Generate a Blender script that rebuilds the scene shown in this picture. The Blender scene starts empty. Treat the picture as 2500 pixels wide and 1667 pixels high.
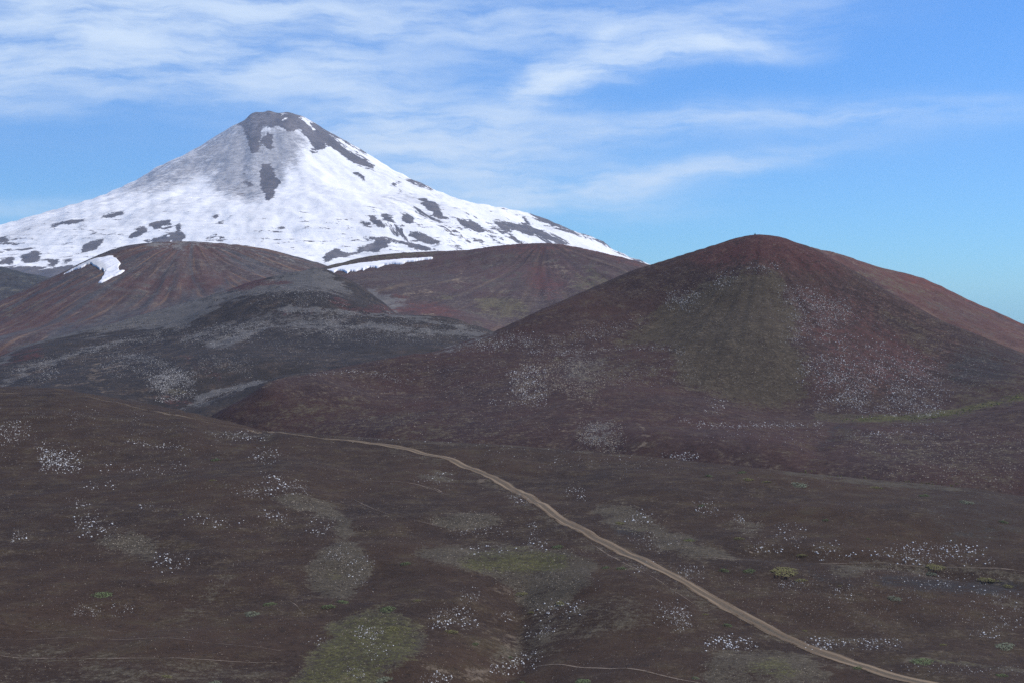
import bpy, math, random
import numpy as np

# ------------------------------------------------------------------ camera, sky, sun, exposure
SC = bpy.context.scene
COL = SC.collection
F = 3434.0                      # focal length in photo pixels (photo is 2500 x 1667)
CZ = 60.0                       # camera height above the datum
PITCH = math.atan((833.5 - 700.0) / F)
S = 0.6                         # metres per sketch unit for the near hills
cd = bpy.data.cameras.new('camera'); cam = bpy.data.objects.new('camera', cd); COL.objects.link(cam)
cam.location = (0, 0, CZ); cam.rotation_euler = (math.radians(90) - PITCH, 0, 0)
cd.sensor_width = 36.0; cd.lens = 36.0 * F / 2500.0; cd.clip_start = 0.5; cd.clip_end = 80000
SC.camera = cam
SUN_EL, SUN_AZ = math.radians(50), math.radians(72)      # azimuth clockwise from +Y
SUNV = (math.sin(SUN_AZ) * math.cos(SUN_EL), math.cos(SUN_AZ) * math.cos(SUN_EL), math.sin(SUN_EL))
world = bpy.data.worlds.new('World'); SC.world = world; world.use_nodes = True
sl = bpy.data.lights.new('sun', 'SUN'); sun = bpy.data.objects.new('sun', sl); COL.objects.link(sun)
sl.energy = 4.6; sl.angle = math.radians(0.53); sl.color = (1.0, 0.955, 0.89)
sun.rotation_euler = (0, 0, 0)
from mathutils import Vector
sun.rotation_mode = 'QUATERNION'; sun.rotation_quaternion = Vector(SUNV).to_track_quat('Z', 'Y')
SC.view_settings.view_transform = 'Standard'; SC.view_settings.look = 'None'
SC.view_settings.exposure = 0.1; SC.view_settings.gamma = 1.0
SC.render.engine = 'CYCLES'
SC.cycles.max_bounces = 5; SC.cycles.diffuse_bounces = 2; SC.cycles.volume_bounces = 0
SC.cycles.transparent_max_bounces = 12
SC.cycles.use_denoising = False

class NT:
    """small helper round a node tree"""
    def __init__(s, tree): s.t = tree; s.n = tree.nodes; s.l = tree.links
    def node(s, ty, **kw):
        n = s.n.new(ty)
        for k, v in kw.items():
            if k == 'ins':
                for a, b in v.items(): s.set(n, a, b)
            else: setattr(n, k, v)
        return n
    def set(s, n, key, val):
        i = n.inputs[key]
        if isinstance(val, bpy.types.NodeSocket): s.l.new(val, i)
        else: i.default_value = val
    def math(s, op, a, b=0.0, c=None, clamp=False):
        n = s.n.new('ShaderNodeMath'); n.operation = op; n.use_clamp = clamp
        s.set(n, 0, a); s.set(n, 1, b)
        if c is not None: s.set(n, 2, c)
        return n.outputs[0]
    def vmath(s, op, a, b=(0, 0, 0)):
        n = s.n.new('ShaderNodeVectorMath'); n.operation = op
        s.set(n, 0, a); s.set(n, 1, b)
        return n.outputs['Value'] if op in ('DOT_PRODUCT', 'LENGTH') else n.outputs[0]
    def mix(s, f, a, b, bt='MIX'):
        n = s.n.new('ShaderNodeMix'); n.data_type = 'RGBA'; n.blend_type = bt; n.clamp_factor = True
        s.set(n, 0, f)
        for k, v in ((6, a), (7, b)):
            if not isinstance(v, bpy.types.NodeSocket) and len(v) == 3: v = (*v, 1)
            s.set(n, k, v)
        return n.outputs[2]
    def ramp(s, x, a, b, o0=0.0, o1=1.0):
        n = s.n.new('ShaderNodeMapRange'); n.interpolation_type = 'SMOOTHSTEP'
        for k, v in enumerate((x, a, b, o0, o1)): s.set(n, k, v)
        return n.outputs[0]
    def noise(s, vec, scale, detail=4.0, rough=0.55, dist=0.0, dims='3D'):
        n = s.n.new('ShaderNodeTexNoise'); n.noise_dimensions = dims
        s.set(n, 'Vector', vec); s.set(n, 'Scale', scale); s.set(n, 'Detail', detail)
        s.set(n, 'Roughness', rough); s.set(n, 'Distortion', dist)
        return n.outputs[0]
    def xyz(s, v):
        n = s.n.new('ShaderNodeSeparateXYZ'); s.set(n, 0, v); return n.outputs
    def comb(s, x, y, z=0.0):
        n = s.n.new('ShaderNodeCombineXYZ'); s.set(n, 0, x); s.set(n, 1, y); s.set(n, 2, z); return n.outputs[0]
    def attr(s, name, which='Color'):
        n = s.n.new('ShaderNodeAttribute'); n.attribute_name = name; return n.outputs[which]
    def rgba(s, name):
        n = s.n.new('ShaderNodeAttribute'); n.attribute_name = name
        q = s.n.new('ShaderNodeSeparateColor'); s.l.new(n.outputs['Color'], q.inputs[0])
        return [q.outputs[0], q.outputs[1], q.outputs[2], n.outputs['Alpha']]

def build_sky():
    w = NT(world.node_tree); w.n.clear()
    out = w.node('ShaderNodeOutputWorld'); bg = w.node('ShaderNodeBackground')
    sky = w.node('ShaderNodeTexSky', sky_type='NISHITA')
    sky.sun_disc = False; sky.sun_elevation = SUN_EL; sky.sun_rotation = SUN_AZ
    sky.altitude = 1600; sky.air_density = 1.0; sky.dust_density = 0.35; sky.ozone_density = 2.0
    d = w.node('ShaderNodeTexCoord').outputs['Generated']
    x, y, z = w.xyz(d)
    az = w.math('MULTIPLY', w.math('ARCTAN2', x, y), 57.2958)
    el = w.math('MULTIPLY', w.math('ARCSINE', z), 57.2958)
    ae = w.comb(az, el)
    # wind-drawn warp of the cloud coordinates
    k = w.math('ADD', w.math('MAXIMUM', z, 0.0), 0.12)
    pl = w.comb(w.math('DIVIDE', x, k), w.math('DIVIDE', y, k))         # flat layer high above
    n1 = w.node('ShaderNodeTexNoise', ins={'Vector': ae, 'Scale': 0.16, 'Detail': 5.0, 'Roughness': 0.6})
    warp = w.vmath('MULTIPLY', w.vmath('SUBTRACT', n1.outputs['Color'], (0.5, 0.5, 0.5)), (3.4, 1.5, 0.0))
    aw = w.vmath('ADD', ae, warp)
    sheared = w.vmath('ADD', ae, w.vmath('MULTIPLY', w.vmath('SUBTRACT', n1.outputs['Color'], (0.5, 0.5, 0.5)), (3.0, 1.6, 0.0)))
    mp = w.node('ShaderNodeMapping', ins={'Vector': sheared, 'Rotation': (0, 0, math.radians(-7)), 'Scale': (0.16, 0.85, 1)})
    fib = w.noise(mp.outputs[0], 1.0, 7.0, 0.62)
    mp2 = w.node('ShaderNodeMapping', ins={'Vector': sheared, 'Rotation': (0, 0, math.radians(-24)), 'Scale': (0.25, 1.5, 1)})
    fib2 = w.noise(mp2.outputs[0], 1.0, 6.0, 0.6)
    general = w.noise(pl, 0.55, 6.0, 0.6)
    total = None
    def deg(u, v): return (math.degrees(math.atan((u - 1250) / F)), math.degrees(math.atan((700 - v) / F)))
    # centre px, half length px, half width px, tilt (deg, + = up to the right), strength
    blobs = [(120, 100, 620, 130, 2, .80), (650, 60, 520, 100, 3, .45), (150, 205, 520, 36, 1, .34), (740, 195, 340, 44, 0, .34),
             (1320, 70, 380, 60, 2, .34), (1800, 35, 330, 60, 5, .26), (20, 285, 120, 20, -3, .32), (120, 505, 210, 26, 6, .30),
             (1330, 205, 70, 34, 30, 1.0), (1450, 170, 150, 40, 20, 1.05), (1660, 130, 230, 30, 6, .85), (1850, 135, 130, 22, -4, .5), (1460, 100, 60, 26, 50, .5),
             (1020, 350, 270, 95, -6, .72), (1330, 340, 420, 36, 3, .48), (1850, 295, 460, 30, 1, .32), (2250, 300, 300, 26, -3, .22),
             (1180, 440, 360, 60, -2, .50), (1560, 440, 420, 26, 7, .48), (1750, 410, 300, 26, 10, .20), (1150, 290, 200, 36, 4, .30),
             (1300, 500, 300, 30, -2, .24), (600, 240, 420, 28, 2, .22), (930, 320, 120, 46, -14, .7)]
    for (u, v, a, b, t, st) in blobs:
        c = deg(u, v); r = math.radians(t); sa, sb = a / 60.0, b / 60.0
        q = w.vmath('SUBTRACT', aw, (c[0], c[1], 0))
        p1 = w.vmath('DOT_PRODUCT', q, (math.cos(r) / sa, math.sin(r) / sa, 0))
        p2 = w.vmath('DOT_PRODUCT', q, (-math.sin(r) / sb, math.cos(r) / sb, 0))
        e = w.math('EXPONENT', w.math('MULTIPLY', w.math('MULTIPLY_ADD', p1, p1, w.math('MULTIPLY', p2, p2)), -0.9))
        total = w.math('MULTIPLY', e, st) if total is None else w.math('MULTIPLY_ADD', e, st, total)
    # elsewhere the same thin cirrus goes on
    far = w.math('MULTIPLY', w.ramp(general, 0.45, 0.78), 0.5)
    inview = w.math('MULTIPLY', w.ramp(w.math('ABSOLUTE', az), 20.0, 34.0, 1.0, 0.0), w.ramp(el, 11.0, 24.0, 1.0, 0.0))
    total = w.math('ADD', w.math('MULTIPLY', total, 1.0), w.math('MULTIPLY', far, w.math('SUBTRACT', 1.0, inview)))
    tex = w.math('MULTIPLY_ADD', w.ramp(fib, 0.34, 0.68), 0.95, w.math('MULTIPLY', w.ramp(fib2, 0.36, 0.70), 0.50))
    cov = w.math('MULTIPLY', total, w.math('MULTIPLY_ADD', tex, 0.95, 0.16))
    cov = w.math('SUBTRACT', 1.0, w.math('EXPONENT', w.math('MULTIPLY', cov, -1.25)))
    cov = w.math('MULTIPLY', cov, w.ramp(z, -0.02, 0.05))
    skyc = w.mix(1.0, sky.outputs[0], (0.32, 0.68, 1.10), 'MULTIPLY')
    col = w.mix(cov, skyc, (6.1, 7.1, 8.1, 1))
    w.set(bg, 'Color', col); w.set(bg, 'Strength', 0.13)
    w.l.new(bg.outputs[0], out.inputs[0])
build_sky()

# ------------------------------------------------------------------ projection
CP, SP = math.cos(PITCH), math.sin(PITCH)
def ray(u, v):
    a = (np.asarray(u, float) - 1250.0) / F; b = (833.5 - np.asarray(v, float)) / F
    return a, b * SP + CP, b * CP - SP            # x, y, z
def P(u, v, d):                                   # point at ground distance d (metres) along a photo direction
    x, y, z = ray(u, v); return np.stack([x / y * d, d * np.ones_like(x), CZ + z / y * d], -1)
def project(x, y, z):
    z = z - CZ
    fw = y * CP - z * SP; up = y * SP + z * CP
    fw = np.maximum(fw, 1e-3)
    return 1250 + F * x / fw, 833.5 - F * up / fw
C1 = (0, 250, 830 / 2352); C2 = (800, 250, 850 / 2298); C3 = (1650, 500, 850 / 2352); C4 = (0, 600, 850 / 2352)
C5 = (850, 780, 850 / 2352); C6 = (1650, 1050, 850 / 2160); C7 = (0, 1100, 850 / 2351); C8 = (850, 1100, 850 / 2351)
Z1 = (450, 250, 450 / 2352); Z4 = (1600, 900, 800 / 2352); ZR = (600, 580, 500 / 2352); ZL = (0, 560, 400 / 2352); ID = (0, 0, 1)
def T(c, *p):                                     # points read in an enlarged view -> photo pixels
    return [(c[0] + a * c[2], c[1] + b * c[2]) for a, b in p]

# ------------------------------------------------------------------ noise and rasters
def hash2(i, j, seed):
    n = (i.astype(np.int64) * 374761393 + j.astype(np.int64) * 668265263 + seed * 974711) & 0x7fffffff
    n = ((n ^ (n >> 13)) * 1274126177) & 0x7fffffff
    n = n ^ (n >> 16)
    return (n & 0xffff) / 65535.0
def vnoise(x, y, seed=0):
    i, j = np.floor(x), np.floor(y); fx, fy = x - i, y - j
    fx = fx * fx * fx * (fx * (fx * 6 - 15) + 10); fy = fy * fy * fy * (fy * (fy * 6 - 15) + 10)
    a, b = hash2(i, j, seed), hash2(i + 1, j, seed); c, d = hash2(i, j + 1, seed), hash2(i + 1, j + 1, seed)
    return (a + (b - a) * fx) * (1 - fy) + (c + (d - c) * fx) * fy - 0.5
def fbm(x, y, oct=5, seed=0, gain=0.5):
    r = 0; a = 1.0; f = 1.0
    for k in range(oct):
        r = r + a * vnoise(x * f + 17.3 * k, y * f - 9.1 * k, seed + k); a *= gain; f *= 2.03
    return r
RW, RH, RS = 1400, 1000, 2.0          # raster: 2 px cells, margin of 150 px round the photo
RO = 150
def blur(a, r):
    r = int(r)
    if r < 1: return a
    for ax in (0, 1):
        for _ in range(2):
            p = np.pad(a, [(r + 1, r) if k == ax else (0, 0) for k in (0, 1)], mode='edge').cumsum(ax)
            a = (np.take(p, range(2 * r + 1, p.shape[ax]), ax) - np.take(p, range(0, p.shape[ax] - 2 * r - 1), ax)) / (2 * r + 1)
    return a
def poly_mask(pts):
    m = np.zeros((RH, RW), bool)
    p = [((a + RO) / RS, (b + RO) / RS) for a, b in pts]
    x0, x1 = int(max(0, min(a for a, _ in p) - 1)), int(min(RW, max(a for a, _ in p) + 2))
    y0, y1 = int(max(0, min(b for _, b in p) - 1)), int(min(RH, max(b for _, b in p) + 2))
    if x1 <= x0 or y1 <= y0: return m.astype(float)
    X, Y = np.meshgrid(np.arange(x0, x1) + .5, np.arange(y0, y1) + .5)
    ins = np.zeros(X.shape, bool)
    for (ax, ay), (bx, by) in zip(p, p[1:] + p[:1]):
        if ay == by: continue
        ins ^= ((ay > Y) != (by > Y)) & (X < (bx - ax) * (Y - ay) / (by - ay) + ax)
    m[y0:y1, x0:x1] = ins
    return m.astype(float)
def stroke_poly(pts, w):
    p = np.array(pts, float); d = np.gradient(p, axis=0); d /= np.linalg.norm(d, axis=1)[:, None] + 1e-9
    n = np.stack([-d[:, 1], d[:, 0]], -1) * w / 2
    return [tuple(q) for q in p + n] + [tuple(q) for q in (p - n)[::-1]]
def ell(cx, cy, rx, ry, ang=0):
    a = np.linspace(0, 2 * np.pi, 24, endpoint=False); t = math.radians(ang)
    return [(cx + rx * math.cos(k) * math.cos(t) - ry * math.sin(k) * math.sin(t), cy + rx * math.cos(k) * math.sin(t) + ry * math.sin(k) * math.cos(t)) for k in a]
KEYS = ('veg', 'moss', 'ash', 'red', 'dirt', 'dark', 'pale', 'rough')
def paint(lst):
    """list of (key, polygon, strength, blur px) -> dict of rasters"""
    out = {}
    for key, pts, st, bl in lst:
        m = blur(poly_mask(pts), bl / RS) * abs(st)
        o = out.setdefault(key, np.zeros((RH, RW)))
        out[key] = np.maximum(o, m) if st > 0 else o * (1 - m)
    return out
def rsample(r, u, v):
    i = np.clip((np.asarray(v) + RO) / RS, 0, RH - 1.01); j = np.clip((np.asarray(u) + RO) / RS, 0, RW - 1.01)
    a, b = i.astype(int), j.astype(int); fi, fj = i - a, j - b
    return (r[a, b] * (1 - fi) + r[a + 1, b] * fi) * (1 - fj) + (r[a, b + 1] * (1 - fi) + r[a + 1, b + 1] * fi) * fj

# ------------------------------------------------------------------ height fields
class Field:
    def __init__(s, x0, x1, y0, y1, dx, dy=None):
        s.x = np.arange(x0, x1 + dx, dx); s.y = np.arange(y0, y1 + (dy or dx), dy or dx); s.dx, s.dy = dx, dy or dx
        s.X, s.Y = np.meshgrid(s.x, s.y); s.H = np.zeros_like(s.X)
    def __call__(s, x, y):
        j = (np.asarray(x, float) - s.x[0]) / s.dx; i = (np.asarray(y, float) - s.y[0]) / s.dy
        bad = (i < 0) | (j < 0) | (i > len(s.y) - 1.01) | (j > len(s.x) - 1.01)
        i = np.clip(i, 0, len(s.y) - 1.01); j = np.clip(j, 0, len(s.x) - 1.01)
        a, b = i.astype(int), j.astype(int); fi, fj = i - a, j - b; H = s.H
        h00, h01, h10, h11 = H[a, b], H[a, b + 1], H[a + 1, b], H[a + 1, b + 1]
        lo = h00 + (h01 - h00) * fj + (h11 - h01) * fi       # the two triangles of a cell (diagonal 00-11)
        hi = h00 + (h10 - h00) * fi + (h11 - h10) * fj
        return np.where(bad, -500.0, np.where(fj >= fi, lo, hi))
def rbf(f, pts, c):
    p = np.array(pts, float)
    def ker(r2): return np.sqrt(r2 + c * c)
    n = len(p); A = np.zeros((n + 3, n + 3))
    A[:n, :n] = -ker(((p[:, None, :2] - p[None, :, :2]) ** 2).sum(-1)) + np.eye(n) * 0.4
    A[:n, n] = 1; A[:n, n + 1:] = p[:, :2] / 500; A[n:, :n] = A[:n, n:].T
    w = np.linalg.solve(A, np.concatenate([p[:, 2], [0, 0, 0]]))
    st = max(1, int(8 / f.dx)); X, Y = f.X[::st, ::st], f.Y[::st, ::st]     # coarse, then bilinear
    h = w[n] + (w[n + 1] * X + w[n + 2] * Y) / 500
    for k in range(n): h = h - w[k] * ker((X - p[k, 0]) ** 2 + (Y - p[k, 1]) ** 2)
    jx = np.clip(np.arange(f.X.shape[1]) / st, 0, h.shape[1] - 1.001); iy = np.clip(np.arange(f.X.shape[0]) / st, 0, h.shape[0] - 1.001)
    def cub(a, t, ax):
        k = t.astype(int); fr = t - k; N = a.shape[ax] - 1
        g = lambda o: np.take(a, np.clip(k + o, 0, N), ax)
        fr = fr if ax == 1 else fr[:, None]
        p0, p1, p2, p3 = g(-1), g(0), g(1), g(2)
        return p1 + .5 * fr * (p2 - p0 + fr * (2 * p0 - 5 * p1 + 4 * p2 - p3 + fr * (3 * (p1 - p2) + p3 - p0)))
    f.H = cub(cub(h, jx, 1), iy, 0)
def sink_border(f, w, z):
    X, Y = f.X, f.Y
    e = np.minimum.reduce([X - f.x[0], f.x[-1] - X, Y - f.y[0], f.y[-1] - Y]) / w
    k = np.clip(e, 0, 1); k = k * k * (3 - 2 * k)
    f.H = np.minimum(f.H, z + (f.H - z) * k)
def fit_skyline(f, sk, low, it=4, umin=-900, umax=3400):
    """nudge the relief so that its crest stands where the crest is seen"""
    su = np.array([a for a, _ in sk], float); sv = np.array([b for _, b in sk], float)
    bins = np.arange(umin, umax, 8.0)
    for _ in range(it):
        U, V = project(f.X, f.Y, f.H)
        k = ((U - umin) / 8).astype(int); ok = (k >= 0) & (k < len(bins)) & (f.Y > 30)
        top = np.full(len(bins), 1e9); np.minimum.at(top, k[ok], V[ok])
        c = bins + 4; g = (top < 1e8) & (c >= su[0]) & (c <= su[-1])
        if not g.any(): return
        err = top[g] - np.interp(c[g], su, sv)                       # >0: too low
        err = np.convolve(np.pad(err, 3, mode='edge'), np.ones(7) / 7, 'valid')
        tv = np.interp(U, c[g], top[g]); e = np.interp(U, c[g], err)
        wgt = np.clip((low - V) / np.maximum(low - tv, 20), 0, 1) ** 1.5; e = np.clip(e, -25, 25)
        fade = np.clip((U - su[0] + 120) / 120, 0, 1) * np.clip((su[-1] + 120 - U) / 120, 0, 1)
        f.H = f.H + e * wgt * fade / F * f.Y
def cast(u, v, fields, t0=60, t1=2600, n=700):
    """first hit of photo directions on the given fields -> xyz, index of field (-1: none)"""
    u = np.atleast_1d(np.asarray(u, float)); v = np.atleast_1d(np.asarray(v, float))
    x, y, z = ray(u, v); x, z = x / y, z / y
    best = np.full(u.shape, np.inf); who = np.full(u.shape, -1)
    ts = t0 * (t1 / t0) ** np.linspace(0, 1, n)
    for fi, f in enumerate(fields):
        prev = None; lo = np.full(u.shape, np.nan); hi = lo.copy(); done = np.zeros(u.shape, bool)
        for t in ts:
            g = CZ + z * t - f(x * t, np.full_like(x, t))
            if prev is not None:
                new = (g < 0) & (prev >= 0) & ~done & (prev < 400)
                lo[new] = pt; hi[new] = t; done |= new
            prev, pt = g, t
        for _ in range(12):
            m = (lo + hi) / 2; g = CZ + z * np.nan_to_num(m) - f(x * np.nan_to_num(m), np.nan_to_num(m))
            hi = np.where(g < 0, m, hi); lo = np.where(g < 0, lo, m)
        b = done & (hi < best); best[b] = hi[b]; who[b] = fi
    return np.stack([x * best, best, CZ + z * best], -1), who

# ------------------------------------------------------------------ mesh helpers
def link(o, parent=None):
    COL.objects.link(o)
    if parent is not None: o.parent = parent
    return o
def mesh_np(name, V, Fc, mat, smooth=True):
    me = bpy.data.meshes.new(name); V = np.asarray(V, np.float32); Fc = np.asarray(Fc, np.int32); k = Fc.shape[1]
    me.vertices.add(len(V)); me.vertices.foreach_set('co', V.ravel())
    me.loops.add(Fc.size); me.loops.foreach_set('vertex_index', Fc.ravel())
    me.polygons.add(len(Fc)); me.polygons.foreach_set('loop_start', np.arange(0, Fc.size, k, dtype=np.int32))
    me.polygons.foreach_set('loop_total', np.full(len(Fc), k, np.int32))
    me.update(calc_edges=True); me.validate()
    me.polygons.foreach_set('use_smooth', np.full(len(me.polygons), smooth)); me.materials.append(mat)
    return me
def grid_faces(ny, nx):
    i = np.arange(ny * nx).reshape(ny, nx)
    a, b, c, d = i[:-1, :-1].ravel(), i[:-1, 1:].ravel(), i[1:, 1:].ravel(), i[1:, :-1].ravel()
    return np.concatenate([np.stack([a, b, c], -1), np.stack([a, c, d], -1)])
def add_attr(me, name, arr):
    at = me.attributes.new(name, 'FLOAT_COLOR', 'POINT'); at.data.foreach_set('color', np.asarray(arr, np.float32).ravel())
def add_vec(me, name, arr):
    at = me.attributes.new(name, 'FLOAT_VECTOR', 'POINT'); at.data.foreach_set('vector', np.asarray(arr, np.float32).ravel())
def add_float(me, name, arr):
    at = me.attributes.new(name, 'FLOAT', 'POINT'); at.data.foreach_set('value', np.asarray(arr, np.float32).ravel())
def tag(o, label=None, cat=None, group=None, kind=None):
    for k, v in (('label', label), ('category', cat), ('group', group), ('kind', kind)):
        if v: o[k] = v
    return o
def terrain_obj(name, f, mat, maps, apex=None, label=None, wl=(22.0, 5.0), wa=(13.0, 6.0)):
    me = mesh_np(name, np.stack([f.X, f.Y, f.H], -1).reshape(-1, 3), grid_faces(*f.X.shape), mat)
    U, V = project(f.X, f.Y, f.H)
    U = U + wa[0] * (fbm(f.X / wl[0], f.Y / wl[0], 3, 401) + 0.7 * fbm(f.X / wl[1], f.Y / wl[1], 3, 411)) * 2
    V = V + wa[1] * (fbm(f.X / wl[0], f.Y / wl[0], 3, 421) + 0.7 * fbm(f.X / wl[1], f.Y / wl[1], 3, 431)) * 2
    g = lambda k: rsample(maps[k], U, V) if k in maps else np.zeros(f.X.shape)
    A4 = np.stack([g(k) for k in KEYS[:4]], -1)
    if hasattr(f, 'low'): A4[..., 0] = np.maximum(A4[..., 0], f.low)
    add_attr(me, 'ma', A4); add_attr(me, 'mb', np.stack([g(k) for k in KEYS[4:]], -1))
    if apex is not None:
        dx, dy = f.X - apex[0], f.Y - apex[1]; r = np.hypot(dx, dy); th = np.arctan2(dx, -dy)
        add_vec(me, 'flow', np.stack([th * apex[2], r, f.H * 0], -1))
    o = link(bpy.data.objects.new(name, me)); o['kind'] = 'structure'
    if label: o['label'] = label
    return o

# ------------------------------------------------------------------ materials
def base_mat(name, rough=0.95):
    m = bpy.data.materials.new(name); m.use_nodes = True; t = NT(m.node_tree)
    b = t.n['Principled BSDF']; b.inputs['Roughness'].default_value = rough; b.inputs['Specular IOR Level'].default_value = 0.12
    return m, t, b
def ground_mat(name, c1, c2, c3, big=0.012, fine=2.2, streak=None, streak_amt=0.0, vegc=((.062, .056, .034), (.10, .083, .056)),
               redc=(.135, .045, .038), bump=0.25, speck=0.6, streakc=None, gain=1.0):
    m, t, b = base_mat(name)
    pos = t.node('ShaderNodeNewGeometry').outputs['Position']
    nb = t.noise(pos, big, 6.0, 0.6); nm = t.noise(pos, big * 7, 5.0, 0.62); nf = t.noise(pos, fine, 5.0, 0.7); nf2 = t.noise(pos, fine * 0.35, 3.0, 0.6)
    col = t.mix(t.ramp(nb, 0.36, 0.64), c1, c2)
    col = t.mix(t.ramp(nm, 0.46, 0.70), col, c3)
    edge = t.math('MULTIPLY_ADD', t.math('SUBTRACT', nm, 0.5), 1.5, t.math('MULTIPLY_ADD', t.math('SUBTRACT', nf, 0.5), 1.3, t.math('MULTIPLY', t.math('SUBTRACT', nf2, 0.5), 1.5)))
    veg, moss, ash, red = t.rgba('ma'); dirt, dark, pale, rough = t.rgba('mb')
    if streak:
        fl = t.attr('flow', 'Vector')
        mp = t.node('ShaderNodeMapping', ins={'Vector': fl, 'Scale': (streak, streak * 0.07, 1)})
        st = t.noise(mp.outputs[0], 1.0, 6.0, 0.62, 0.3)
        mp2 = t.node('ShaderNodeMapping', ins={'Vector': fl, 'Location': (31, 7, 0), 'Scale': (streak * 0.4, streak * 0.05, 1)})
        st2 = t.noise(mp2.outputs[0], 1.0, 5.0, 0.6, 0.4)
        edge = t.math('MULTIPLY_ADD', t.math('SUBTRACT', st, 0.5), 1.0, edge)
        a, bb = streakc
        col = t.mix(t.math('MULTIPLY', t.ramp(st2, 0.47, 0.60), streak_amt), col, a)
        col = t.mix(t.math('MULTIPLY', t.ramp(st, 0.53, 0.66), streak_amt), col, bb)
    def lay(col, mask, c, lo=0.30, hi=0.72, amt=0.85):
        return t.mix(t.math('MULTIPLY', t.ramp(t.math('ADD', mask, t.math('MULTIPLY', edge, t.ramp(mask, 0.0, 0.25))), lo, hi), amt), col, c)
    col = lay(col, dark, (.034, .032, .034)); col = lay(col, ash, t.mix(nf, (.085, .082, .082), (.16, .152, .146)))
    col = lay(col, red, t.mix(nm, redc, tuple(k * 0.62 for k in redc)))
    vcol = t.mix(t.ramp(nf, 0.38, 0.66), vegc[0], vegc[1])
    col = lay(col, veg, vcol, 0.28, 0.70)
    mcol = t.mix(t.ramp(t.math('MULTIPLY_ADD', nf, .6, t.math('MULTIPLY', nf2, .4)), 0.38, 0.60), (.042, .042, .021), (.108, .108, .034)); mcol = t.mix(t.math('MULTIPLY', t.ramp(t.math('SUBTRACT', 1.0, nf), 0.44, 0.58), 0.6), mcol, (.088, .064, .044))
    col = lay(col, moss, mcol, 0.30, 0.85); col = lay(col, dirt, t.mix(nf, (.115, .086, .063), (.20, .155, .115)), 0.30, 0.75)
    col = lay(col, pale, (.30, .285, .27), 0.35, 0.8)
    # loose small tufts and stones, everywhere
    sp = t.math('MULTIPLY', t.ramp(nf, 0.56, 0.72), t.ramp(t.math('MULTIPLY_ADD', nm, .6, t.math('MULTIPLY', nb, .4)), 0.40, 0.62)); col = t.mix(t.math('MULTIPLY', sp, speck), col, (.17, .135, .10))
    sp2 = t.math('MULTIPLY', t.ramp(nf2, 0.555, 0.635), t.ramp(t.math('MULTIPLY_ADD', nm, .5, t.math('MULTIPLY', nb, .5)), 0.44, 0.60)); col = t.mix(t.math('MULTIPLY', sp2, 0.42), col, (.150, .120, .085))
    sp3 = t.ramp(nf2, 0.40, 0.31); col = t.mix(t.math('MULTIPLY', sp3, 0.45), col, (.024, .020, .019))
    dk = t.math('MULTIPLY_ADD', t.ramp(nf2, 0.3, 0.7), 0.22, t.math('MULTIPLY_ADD', t.ramp(nm, 0.3, 0.7), 0.30, 0.74)); col = t.mix(1.0, col, t.comb(dk, dk, dk), 'MULTIPLY')
    br = t.math('MULTIPLY_ADD', nf, 0.8 * gain, 0.44 * gain); col = t.mix(1.0, col, t.comb(br, br, br), 'MULTIPLY')
    t.set(b, 'Base Color', col)
    bp = t.node('ShaderNodeBump', ins={'Strength': 0.55, 'Distance': bump, 'Height': nf}); t.set(b, 'Normal', bp.outputs[0])
    return m
PUR, BRN, BLU = (.056, .040, .045), (.050, .040, .038), (.038, .038, .044)
M_ground = ground_mat('dark_volcanic_sand', (.068, .042, .028), (.053, .035, .026), (.066, .047, .028), big=0.02, fine=2.4, bump=0.14, gain=.74, vegc=((.072, .060, .042), (.125, .104, .074)))
M_cone = ground_mat('purple_scoria', (.069, .038, .033), (.056, .034, .031), (.066, .045, .032), big=0.02, fine=1.6, streak=0.16, streak_amt=.35,
                    streakc=((.048, .033, .035), (.078, .052, .044)), gain=.84, redc=(.112, .044, .042), vegc=((.063, .050, .033), (.084, .066, .044)))
M_ridge = ground_mat('blue_grey_lava_sand', (.047, .040, .037), (.039, .034, .034), (.060, .044, .036), big=0.014, fine=1.3, streak=0.05, streak_amt=.4,
                     gain=.9, streakc=((.036, .035, .038), (.072, .060, .053)), redc=(.10, .043, .044))
M_hill_l = ground_mat('red_brown_cinder', (.082, .046, .042), (.062, .046, .046), (.066, .058, .055), big=0.010, fine=0.9, streak=0.085, streak_amt=.95,
                      streakc=((.056, .053, .057), (.130, .082, .058)), bump=0.35, gain=1.4)
M_hill_c = ground_mat('brown_cinder', (.080, .050, .050), (.064, .048, .048), (.060, .052, .046), big=0.010, fine=0.9, streak=0.055, streak_amt=.5,
                      streakc=((.060, .048, .050), (.125, .092, .066)), bump=0.35, redc=(.105, .045, .044), gain=1.3)
M_hill_r = ground_mat('orange_red_cinder', (.098, .047, .040), (.076, .043, .039), (.088, .056, .041), big=0.010, fine=0.9, streak=0.06, streak_amt=.5,
                      streakc=((.075, .048, .048), (.135, .088, .062)), bump=0.35, gain=1.2)
M_far = ground_mat('far_wooded_slope', (.045, .045, .045), (.06, .050, .045), (.035, .042, .038), big=0.006, fine=0.12, bump=1.0)

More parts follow.
